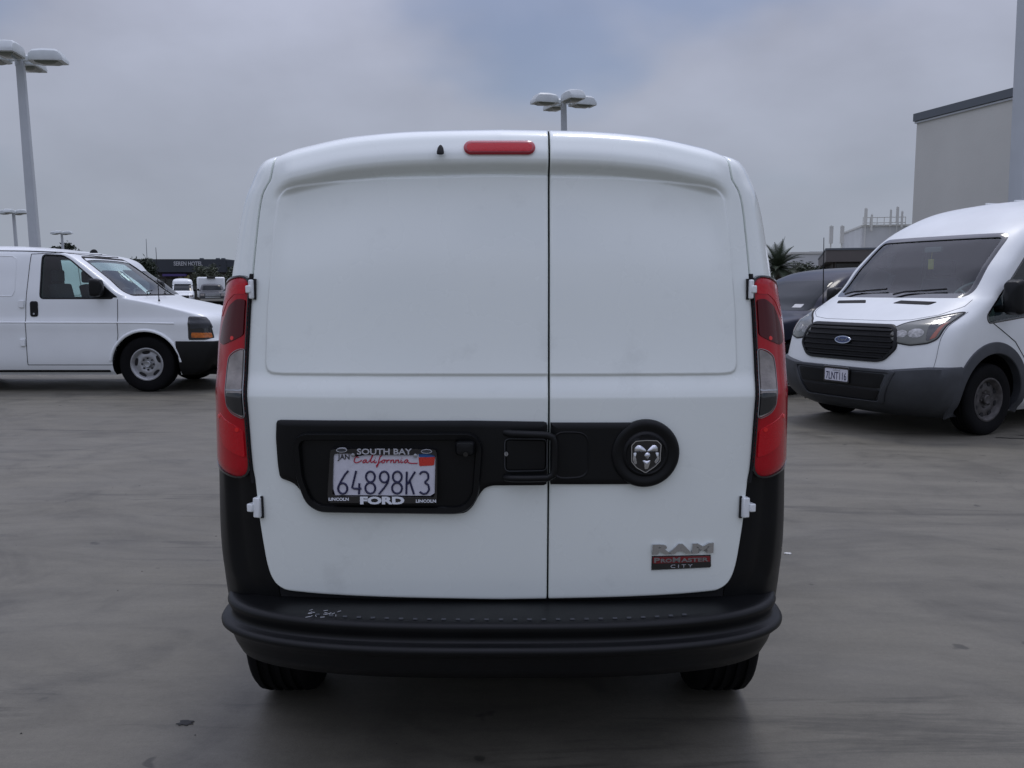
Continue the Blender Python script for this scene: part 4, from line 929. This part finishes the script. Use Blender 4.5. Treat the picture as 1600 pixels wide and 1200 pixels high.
seam('roof_rib', tv, [[(x, y, 2.43 + .055 * (1 - (y / .6) ** 2) * min(1, (-x - 1.4) / 1.2)) for x in np.linspace(-1.7, -4.4, 12)] for y in (-.35, 0, .35)], .012, 'dusty')

# ------------------------------------------------------------------ plainer vehicles further off
def simple_vehicle(name, label, B, paint, wheels, wr, wscreen, sidewins, loc, rz, cat, lamps=None, grille=None, bumper=None, style='spoke', group=None, arches=True, seams=()):
    t = empty(name, loc, rz, label, cat, group)
    b = B.solid('body_shell', paint, t, n=60, nf=14)
    w0 = float(B.w(.6))
    if arches: boolean(b, [arch_cutter(x, wr, wr * 1.16, sg * (w0 - .28), sg * (w0 + .4)) for x in wheels for sg in (-1, 1)])
    patch('windscreen', 'darkglass', t, rounded(wscreen, .05), B.slopef(), off=.004, edge=.006, n=70, rings=8)
    for sg in (-1, 1):
        f = B.sidef(sg)
        for p in sidewins: patch('side_window', 'darkglass', t, rounded(p, .04), f, off=.004, edge=.005, n=60, rings=6)
        for p in seams: seam('door_seam', t, [side_path(B, sg, p)], .004)
        if lamps: patch('headlamp', 'clear', t, rounded([(sg * a, b_) for a, b_ in lamps], .02), B.frontf(), off=.008, edge=.005, n=40, rings=5)
        for x in wheels: make_wheel(t, (x, sg * (w0 - .11), wr), wr, .23, sg, wr * .64, style, 'chrome' if style == 'spoke' else 'steel', 36)
        door_mirror(t, wscreen[0][0] * 0 + float(B.xf(wscreen[0][1])) - .55, sg * (w0 - .04), wscreen[0][1] + .06, sg, h=.18)
    if grille: patch('grille', 'trim', t, rounded(grille, .03), B.frontf(), off=.010, n=60)
    if bumper: patch('front_bumper', 'trim2', t, rounded(bumper, .03), B.frontf(), off=.03, n=80, rings=8)
    m = MB(); m.box((min(wheels) - .3, -w0 + .22, .22), (max(wheels) + .3, w0 - .22, .40)); m.build('underbody', 'under', t, smooth=False)
    return t
SB = Body([(.22, .70), (.30, .82), (.45, .90), (.70, .91), (.88, .86), (.96, .74), (1.02, .45), (1.07, .05), (1.10, -.20), (1.13, -.33), (1.35, -.66), (1.58, -1.02), (1.63, -1.14), (1.70, -1.35), (1.75, -1.7), (1.775, -2.1)],
          [(.22, .82), (.35, .90), (.6, .935), (.9, .94), (1.05, .915), (1.2, .85), (1.55, .70), (1.66, .63), (1.72, .50), (1.76, .34), (1.775, .2)],
          [(.22, -3.6), (.7, -3.7), (1.1, -3.65), (1.775, -3.2)], corner=[(.22, .45), (.8, .5), (1.05, .6), (1.3, .32), (1.775, .3)])
suv = simple_vehicle('parked_suv', 'dark navy sport utility vehicle with paper tag behind the windscreen', SB, 'navy', (0, -2.75), .36,
    [(-.72, 1.14), (.72, 1.14), (.60, 1.57), (-.60, 1.57)], [[(-.72, 1.12), (-1.95, 1.12), (-1.95, 1.55), (-1.30, 1.57), (-1.12, 1.50)], [(-2.0, 1.12), (-3.0, 1.14), (-2.9, 1.52), (-2.0, 1.55)]],
    (3.40, 12.55, 0), HD, 'car', lamps=[(.55, .78), (.86, .80), (.90, .90), (.60, .88)], grille=[(-.5, .55), (.5, .55), (.5, .85), (-.5, .85)], seams=([(-.62, 1.08), (-.70, .4)], [(-1.97, 1.1), (-1.95, .4)]))
patch('paper_tag', 'paper', suv, [(.42, 1.175), (.56, 1.175), (.555, 1.225), (.415, 1.225)], SB.slopef(), off=.008, edge=.001, n=16, rings=2)
def cargo_body(h, L=3.4, nose=.95):
    return Body([(.22, nose - .25), (.32, nose - .08), (.55, nose), (.80, nose - .03), (1.0, nose - .12), (1.08, nose - .28), (1.16, nose - .55), (1.24, .08), (1.28, -.02), (1.30, -.06), (1.60, -.45), (1.85, -.80), (h - .22, -.95), (h - .12, -1.15), (h - .05, -1.5), (h, -2.2)],
                [(.22, .82), (.35, .90), (.6, .93), (1.0, .94), (1.25, .92), (1.6, .87), (h - .25, .80), (h - .14, .74), (h - .07, .62), (h - .02, .42), (h, .2)],
                [(.22, -L - .6), (.6, -L - .7), (h, -L - .6)], corner=[(.22, .36), (.8, .42), (1.1, .5), (1.4, .32), (h, .35)])
V2 = cargo_body(2.26)
VW = [(-.74, 1.33), (.74, 1.33), (.66, 1.86), (-.66, 1.86)]; VS = [(-1.25, 1.30), (-1.25, 1.85), (-.88, 1.84), (-.25, 1.32)]
simple_vehicle('cargo_van', 'white cargo van with sloping bonnet parked directly behind the side-on van', V2, 'paint2', (0, -3.1), .36, VW, [VS], (-7.60, 19.6, 0), 0, 'van', lamps=[(.5, .82), (.82, .84), (.86, 1.0), (.6, .98)], grille=[(-.45, .6), (.45, .6), (.5, .95), (-.5, .95)], bumper=[(-.9, .30), (.9, .30), (.9, .58), (-.9, .58)], style='steel8')
V3 = cargo_body(2.45)
VW3 = [(-.76, 1.36), (.76, 1.36), (.68, 1.95), (-.68, 1.95)]
dn = -R(90) + .36
simple_vehicle('delivery_van', 'white high-roof van facing out across the far side of the lot', V3, 'paint2', (0, -3.1), .36, VW3, [VS], (-28.6, 75.5, 0), dn, 'van', lamps=[(.5, .82), (.82, .84), (.86, 1.0), (.6, .98)], grille=[(-.45, .6), (.45, .6), (.5, .95), (-.5, .95)], bumper=[(-.9, .30), (.9, .30), (.9, .58), (-.9, .58)], style='steel8')
simple_vehicle('delivery_van', 'white rounded van half hidden behind the sloping bonnet, beside the dark tree', V3, 'paint2', (0, -3.1), .36, VW3, [VS], (-39.5, 96, 0), dn, 'van', style='steel8')
PB = Body([(.40, .80), (.50, .92), (.75, .98), (1.10, .96), (1.18, .90), (1.24, .50), (1.30, -.25), (1.33, -.42), (1.36, -.50), (1.60, -.72), (1.85, -.98), (1.90, -1.1), (1.94, -1.4), (1.96, -1.8)],
          [(.40, .92), (.55, 1.0), (.9, 1.02), (1.2, 1.0), (1.35, .95), (1.85, .80), (1.91, .72), (1.95, .5), (1.96, .3)], [(.40, -2.5), (1.96, -2.4)], corner=[(.40, .2), (1.1, .22), (1.4, .3), (1.96, .3)])
tk = simple_vehicle('box_truck', 'dark grey pickup with white box body and chrome bumper facing out', PB, 'greypaint', (0, -3.9), .42, [(-.80, 1.38), (.80, 1.38), (.70, 1.82), (-.70, 1.82)], [[(-.75, 1.36), (-1.9, 1.36), (-1.9, 1.84), (-1.15, 1.84)]], (-25.35, 73.5, 0), dn, 'truck', lamps=[(.66, .92), (.97, .92), (.97, 1.10), (.66, 1.10)], style='steel8')
m = MB(); m.box((-5.4, -1.15, .75), (-2.55, 1.15, 2.55)); m.build('box_body', 'paint2', tk, bevel=.12)
m = MB(); m.box((-2.62, -.35, 2.42), (-2.40, .35, 2.55)); m.build('roof_unit', 'trim', tk, bevel=.03)
patch('grille', 'blackgloss', tk, [(-.62, .78), (.62, .78), (.62, 1.12), (-.62, 1.12)], PB.frontf(), off=.012)
for z in (.80, .94, 1.08): patch('grille_bar', 'chrome', tk, [(-.62, z - .02), (.62, z - .02), (.62, z + .02), (-.62, z + .02)], PB.frontf(), off=.03, n=30, rings=3)
patch('front_bumper', 'chrome', tk, [(-1.0, .50), (1.0, .50), (1.0, .70), (-1.0, .70)], PB.frontf(), off=.06, n=60)
CB = Body([(.20, .6), (.3, .78), (.5, .85), (.72, .78), (.80, .5), (.92, -.25), (.96, -.35), (1.2, -.75), (1.38, -1.15), (1.43, -1.5), (1.45, -1.9)], [(.20, .8), (.35, .88), (.7, .9), (.92, .86), (1.35, .62), (1.42, .45), (1.45, .25)], [(.2, -3.5), (.9, -3.5), (1.45, -2.4)], corner=[(.2, .45), (.9, .5), (1.1, .3), (1.45, .3)])
CW = [(-.66, .97), (.66, .97), (.54, 1.34), (-.54, 1.34)]; CS = [[(-.7, .95), (-1.8, .95), (-1.8, 1.34), (-1.2, 1.35)]]
for lab, loc in (('white saloon car parked between the far vans', (-34.0, 88, 0)), ('white saloon car showing beyond the dark sport utility vehicle', (13.2, 43.0, 0))):
    simple_vehicle('parked_car', lab, CB, 'paint2', (0, -2.7), .32, CW, CS, loc, dn if loc[0] < 0 else HD, 'car', lamps=[(.5, .6), (.78, .62), (.8, .72), (.55, .7)])
# ------------------------------------------------------------------ lot lamps with four shoebox heads
def lot_lamp(loc, rz, label, h=8.0, pw=.10, lean=1.3, group='lot lamps'):
    t = empty('lot_lamp', loc, rz, label, 'street lamp', group); t.rotation_euler = (Matrix.Rotation(R(-lean), 3, 'Y') @ Matrix.Rotation(rz, 3, 'Z')).to_euler()
    m = MB(); m.grid([[(x * k, y * k, z) for x, y in rounded([(-1, -1), (1, -1), (1, 1), (-1, 1)], .25, 2)] for k, z in ((pw * 1.15, .55), (pw, h * .5), (pw * .82, h + .05), (.001, h + .06))], closed=True); m.build('pole', 'pole', t, sharp=60)
    m = MB(); m.grid([[(.30 * math.cos(2 * math.pi * k / 20) * s, .30 * math.sin(2 * math.pi * k / 20) * s, z) for k in range(20)] for s, z in ((1, -.1), (1, .5), (.93, .56), (.01, .56))], closed=True); m.build('pole_base', 'stucco', t)
    for k in range(4):
        rot = Matrix.Rotation(k * math.pi / 2 + .0, 3, 'Z'); m = MB()
        m.box((.05, -.05, h - .13), (.32, .05, h - .01)); a = m.build('arm', 'lamp', t); a.rotation_euler = (0, 0, k * math.pi / 2)
        m = MB(); rows = []
        for x, zt, w_ in ((.26, .02, .17), (.30, .10, .24), (.40, .17, .29), (.65, .20, .30), (.98, .185, .30), (1.06, .15, .29), (1.16, -.02, .27), (1.17, -.08, .26)):
            q = [(-w_, -.13), (-w_ * 1.04, -.06), (-w_ * .95, zt * .62), (-w_ * .74, zt * .95), (0, zt), (w_ * .74, zt * .95), (w_ * .95, zt * .62), (w_ * 1.04, -.06), (w_, -.13)]
            rows.append([(x, y, h - .03 + z) for y, z in q])
        m.grid(rows); n = 9; m.f += [tuple(range(n))[::-1], tuple(range(len(m.v) - n, len(m.v)))]
        m.f.append(tuple([i * n for i in range(8)] + [i * n + n - 1 for i in range(7, -1, -1)]))
        hd = m.build('lamp_head', 'lamp', t, sharp=30); hd.rotation_euler = (0, 0, k * math.pi / 2)
        m = MB(); P = rounded([(.42, -.22), (1.04, -.22), (1.04, .22), (.42, .22)], .04); c = np.array((.73, 0))
        m.grid([[(*(c + (p - c) * s), h - .162 - d) for p in P] for s, d in ((1, 0), (.97, .02), (.7, .055), (.3, .07), (.01, .072))], closed=True); m.build('lamp_glass', 'lens', hd)
    return t
lot_lamp((-13.2, 24.3, 0), R(8), 'tall quad-headed lot lamp standing close behind the side-on van', 7.75, .115)
lot_lamp((1.99, 31.2, 0), R(22), 'quad-headed lot lamp rising above the roof of the rear-facing van', 8.05)
lot_lamp((-41.3, 73, 0), R(4), 'small distant lot lamp next to the tall lamp pole', 7.9, .12)
lot_lamp((-50.5, 98.5, 0), R(2), 'smallest distant lot lamp with dark treetops at its foot', 7.85, .12)
lot_lamp((7.83, 13.4, 0), R(20), 'thick grey lamp pole beside the blank grey building', 9.6, .125)

# ------------------------------------------------------------------ buildings
def box_part(name, mat, parent, lo, hi, bevel=0): m = MB(); m.box(lo, hi); return m.build(name, mat, parent, smooth=False, bevel=bevel)
# blank grey hall on the right: long wall runs towards the viewer
gb = empty('grey_building', (15.2, 33.3, 0), math.atan2(-4.15, 1.25), 'tall blank grey stucco building with dark roof cap', 'building')
box_part('wall', 'stucco', gb, (0, 0, -.1), (24, 18, 7.72))
box_part('roof_cap', 'cap', gb, (-.10, -.10, 7.72), (24.1, 18.1, 8.0)); box_part('cap_flashing', 'pole', gb, (-.06, -.06, 7.64), (24.06, 18.06, 7.70))
# low brown glass building
br = empty('brown_building', (23.0, 62.5, 0), R(-18), 'low dark brown office building with bronze glass panes and fascia', 'building')
box_part('wall', 'brown', br, (0, 0, -.1), (30, 20, 3.4)); fa = box_part('fascia', 'bronze', br, (-.5, -.5, 3.42), (30.5, 20.5, 4.25)); box_part('fascia_edge', 'cap', fa, (-.55, -.55, 4.25), (30.55, 20.55, 4.38))
for k in range(18): box_part('pane', 'bglass', br, (.25 + k * 1.62, -.06, 1.0), (1.75 + k * 1.62, .02, 3.3)); 
for k in range(19): box_part('mullion', 'bronze', br, (.14 + k * 1.62, -.12, .6), (.22 + k * 1.62, .02, 3.40))
wb = empty('white_building', (40.0, 100, -2.0), R(-12), 'off-white block with rooftop antennas behind the brown office', 'building')
box_part('wall', 'offwhite', wb, (0, 0, -.1), (26, 14, 10.6)); box_part('roof_block', 'offwhite', wb, (-5.5, 1, -.1), (-.01, 12, 7.9)); box_part('coping', 'stucco', wb, (-.1, -.1, 10.6), (26.1, 14.1, 10.8))
for k in range(3): box_part('window', 'bglass', wb, (-4.6 + k * 1.5, .94, 6.3), (-3.5 + k * 1.5, 1.02, 7.3))
for x, z0, z1, r_ in ((.25, 8.0, 12.7, .16), (.9, 10.0, 12.0, .1), (2.9, 9.0, 12.5, .10), (3.6, 9.0, 12.8, .14), (4.1, 9.4, 12.3, .10)):
    m = MB(); m.tube([(x, -.35, z0), (x, -.35, z1)], r_ * .35, 6); m.box((x - r_, -.5, z1 - 1.9), (x + r_, -.3, z1 - .1)); m.build('antenna', 'stucco', wb, smooth=False)
m = MB()
for z in (11.0, 11.6): m.tube([(0, -.3, z), (4.5, -.3, z)], .05, 6)
for x in np.linspace(0, 4.5, 7): m.tube([(x, -.3, 10.6), (x, -.3, 11.65)], .04, 6)
m.build('roof_rail', 'stucco', wb)
box_part('roof_vent', 'cap', wb, (9.4, 2, 10.6), (10.6, 3, 11.4), .2)
wc = empty('pale_building', (29.5, 92, 0), R(-8), 'small pale building with two roof masts behind the palm', 'building')
box_part('wall', 'offwhite', wc, (0, 0, -.1), (9, 8, 5.2)); box_part('coping', 'stucco', wc, (-.1, -.1, 5.2), (9.1, 8.1, 5.4))
for k in range(3): box_part('window', 'bglass', wc, (1 + k * 2.4, -.05, 2.4), (2.6 + k * 2.4, .02, 3.8))
for x in (4.1, 5.2):
    m = MB(); m.tube([(x, 1, 5.3), (x, 1, 8.2)], .08, 6); m.box((x - .18, .8, 6.3), (x + .18, 1.1, 8.1)); m.build('roof_mast', 'stucco', wc, smooth=False)
# long dark building across the far street on the left
lb = empty('storefront_building', (-62, 128, 0), R(0), 'long dark storefront building with pale lettering on its slate parapet', 'building')
box_part('wall', 'brown', lb, (0, 0, -.1), (45, 16, 4.0)); pr = box_part('parapet', 'slate', lb, (-6, -.6, 4.01), (20.2, 15, 5.9)); box_part('parapet', 'slate', lb, (20.22, -.55, 4.01), (45, 15, 5.7))
text('parapet_lettering', 'SEREN HOTEL', 'greylet', pr, frame_at((14.7, -.66, 5.25), (1, 0, 0), (0, 0, 1)), .62, 4.2, extrude=.03, bold=.02)
for x0, x1, z0, z1, mt in ((9.0, 9.9, .0, 3.1, 'tan'), (8.9, 10.0, 3.15, 3.4, 'offwhite'), (13.0, 13.7, 1.6, 3.4, 'tan'), (13.9, 14.6, .0, 3.6, 'yellow'), (14.7, 15.0, .5, 2.4, 'tan'), (22.4, 23.2, 0, 3.0, 'tan'), (28, 28.9, 0, 3.2, 'tan')):
    box_part('pilaster', mt, lb, (x0, -.35, z0), (x1, -.01, z1))
box_part('awning', 'purple', lb, (11.0, -1.0, 3.42), (14.4, -.02, 3.75))
for k in range(14): x = .6 + k * 3.15; wn = box_part('shop_window', 'bglass', lb, (x, -.05, .5), (x + 2.4, .02, 3.0)); box_part('window_frame', 'bronze', wn, (x + 1.16, -.09, .5), (x + 1.24, -.055, 3.0))
for x in (15.8, 18.2, 19.0): box_part('roof_vent', 'cap', lb, (x, 1, 5.9), (x + .45, 1.6, 6.12))
m = MB(); m.tube([(-50.2, 120, 0), (-50.2, 120, 8.4)], [.07, .03], 6); tag(m.build('flagpole', 'cap'), 'thin bare pole standing in front of the dark storefront', 'pole')

# ------------------------------------------------------------------ trees
def tree(name, label, loc, h, rx, rz_, n=2600, mat='leaf', leaf=.22, clumps=16, seed=1, cat='tree', group=None):
    rnd = random.Random(seed); t = empty(name, loc, 0, label, cat, group); m = MB()
    tips = []
    th = h - rz_ * 1.5
    m.tube([(0, 0, -.1), (.05, .03, th * .6), (0, .05, th)], [h * .035, h * .026, h * .02], 8)
    for k in range(clumps):
        a = rnd.uniform(0, 6.28); e = rnd.uniform(-.35, 1.2); r = rnd.uniform(.55, .95)
        p = Vector((rx * r * math.cos(a) * math.cos(e), rx * r * math.sin(a) * math.cos(e), h - rz_ + rz_ * r * math.sin(e))); tips.append(p)
        q = Vector((0, .05, th * rnd.uniform(.7, 1))); m.tube([q, q.lerp(p, .5) + Vector((0, 0, .1 * h * rnd.random() * .5)), p], [h * .012, h * .008, h * .003], 5)
    m.build('trunk', 'bark', t)
    c = MB(); vs = []; fs = []
    for k in range(n):
        p = rnd.choice(tips); d = Vector((rnd.gauss(0, 1), rnd.gauss(0, 1), rnd.gauss(0, .8))) * rx * .19
        o = p + d; s = leaf * rnd.uniform(.5, 1.2); u = Vector((rnd.gauss(0, 1), rnd.gauss(0, 1), rnd.gauss(0, .6))).normalized(); v = u.cross(Vector((rnd.gauss(0, 1), rnd.gauss(0, 1), rnd.gauss(0, 1)))).normalized()
        i = len(vs); vs += [o - u * s, o + v * s * .45, o + u * s, o - v * s * .45]; fs.append((i, i + 1, i + 2, i + 3))
    c.add(vs, fs); tag(c.build('crown', mat, t, smooth=False, fix=False), kind='stuff')
    return t
tree('dark_tree', 'dense dark round tree standing before the storefront', (-48.0, 112, 0), 5.2, 1.9, 1.7, 5200, seed=3, leaf=.26, clumps=26)
tree('dark_tree', 'dark low bushy tree beside the dense round one', (-52.3, 116, 0), 4.8, 2.0, 1.4, 3600, seed=8, leaf=.26, clumps=20)
tree('dark_tree', 'dark treetop showing at the foot of the smallest lamp', (-57.3, 112, 0), 7.0, 1.6, 1.2, 2600, seed=11, leaf=.24)
tree('street_tree', 'thin dull green tree in front of the storefront wall', (-42.3, 121, 0), 4.9, 2.0, 1.9, 1900, 'leaf2', seed=5, leaf=.2)
tree('street_tree', 'dull green tree before the far end of the storefront', (-37.2, 119, 0), 4.7, 1.8, 1.7, 1700, 'leaf2', seed=6, leaf=.2)
tree('shrub', 'dull green shrub growing between palm and brown office', (23.6, 70.5, 0), 3.6, 1.5, 1.3, 2000, 'leaf2', seed=14, leaf=.17, cat='shrub')
tree('shrub', 'dark leafy shrub at the left end of the brown office', (25.6, 73.5, 0), 3.3, 1.1, 1.0, 1500, 'leaf', seed=15, leaf=.16, cat='shrub')
def palm(loc, h, L, label, seed=2):
    rnd = random.Random(seed); t = empty('palm_tree', loc, 0, label, 'palm'); m = MB()
    m.tube([(0, 0, -.1), (.04, 0, h * .5), (.02, .02, h * .93), (0, 0, h)], [.30, .24, .27, .12], 10); m.build('trunk', 'bark', t)
    for k in range(46):
        a = k * 2.399; e = 1.35 - 1.9 * (k / 46) + rnd.uniform(-.1, .1); l = L * rnd.uniform(.85, 1.1); pts = []
        p = Vector((0, 0, h)); d = Vector((math.cos(a) * math.cos(e), math.sin(a) * math.cos(e), math.sin(e)))
        for s in range(11):
            pts.append(p.copy()); p = p + d * l / 10; d = (d + Vector((0, 0, -.085))).normalized()
        f = MB(); f.tube(pts, [.035 * (1 - s / 12) for s in range(11)], 4)
        for s in range(1, 44):
            q = s / 4.4; i = min(9, int(q)); b = pts[i].lerp(pts[i + 1], q - i); tg = (pts[i + 1] - pts[i]).normalized(); sd_ = tg.cross(Vector((0, 0, 1))).normalized(); up = sd_.cross(tg)
            ln = .52 * math.sin(math.pi * min(1, .12 + s / 46)) + .06
            for sg in (-1, 1):
                tip = b + (sd_ * sg * .78 + tg * .55 + up * .22).normalized() * ln; j = b + tg * .045
                f.add([b, j, tip], [(0, 1, 2)])
        f.build('frond', 'frond', t, smooth=False, fix=False)
    return t
palm((18.0, 59.0, 0), 2.9, 2.0, 'feathery palm tree rising behind the dark sport utility vehicle')

# ------------------------------------------------------------------ small marks on the concrete
def flat_blob(name, mat, label, cat, loc, r, h, seed, sx=1):
    rnd = random.Random(seed); n = 18; m = MB(); R0 = [r * rnd.uniform(.6, 1.15) for _ in range(n)]
    m.grid([[(R0[k] * s * sx * math.cos(2 * math.pi * k / n), R0[k] * s * math.sin(2 * math.pi * k / n), z) for k in range(n)] for s, z in ((1, .0), (.95, h * .6), (.6, h), (.02, h * .8))], closed=True)
    o = m.build(name, mat); o.location = loc; return tag(o, label, cat)
flat_blob('dark_patch', 'litter', 'flat dark scrap lying on the concrete left of the rear tyre', 'litter', (-1.085, 2.73, .001), .021, .003, 1, 1.4)
flat_blob('white_scrap', 'paper', 'tiny white scrap lying on the concrete right of the bumper', 'litter', (1.50, 4.58, .001), .013, .006, 2, 1.6)
rnd = random.Random(5); m = MB()
for k in range(150):
    x, y = rnd.uniform(-4, 5), rnd.uniform(1.5, 9); s = rnd.uniform(.0015, .005); m.add([(x + s * a, y + s * b, z * s) for a, b, z in ((1, 0, 0), (-.3, .9, 0), (-.8, -.5, 0), (.1, .1, .9))], [(0, 1, 3), (1, 2, 3), (2, 0, 3), (0, 2, 1)])
tag(m.build('grit', 'litter', smooth=False, fix=False), 'scattered grit and tiny stones on the concrete', 'grit', kind='stuff')
st = MB()
for pts, w_ in (([(4.70, 8.30), (5.0, 8.22), (5.3, 8.24), (5.7, 8.12), (6.4, 8.0)], .035), ([(5.0, 8.44), (5.25, 8.33), (5.6, 8.30), (6.3, 8.26)], .022), ([(5.35, 7.98), (5.6, 7.96), (6.2, 7.86)], .03)):
    Q = resample(pts, 40, False); r2 = random.Random(9)
    st.grid([[(x, y + w_ * (.5 + r2.random()) * s, .004) for x, y in Q] for s in (-.5, .5)])
tag(st.build('liquid_trail', 'stain', smooth=False, fix=False), 'black wet trail running from under the high-roof van wheel', 'stain')
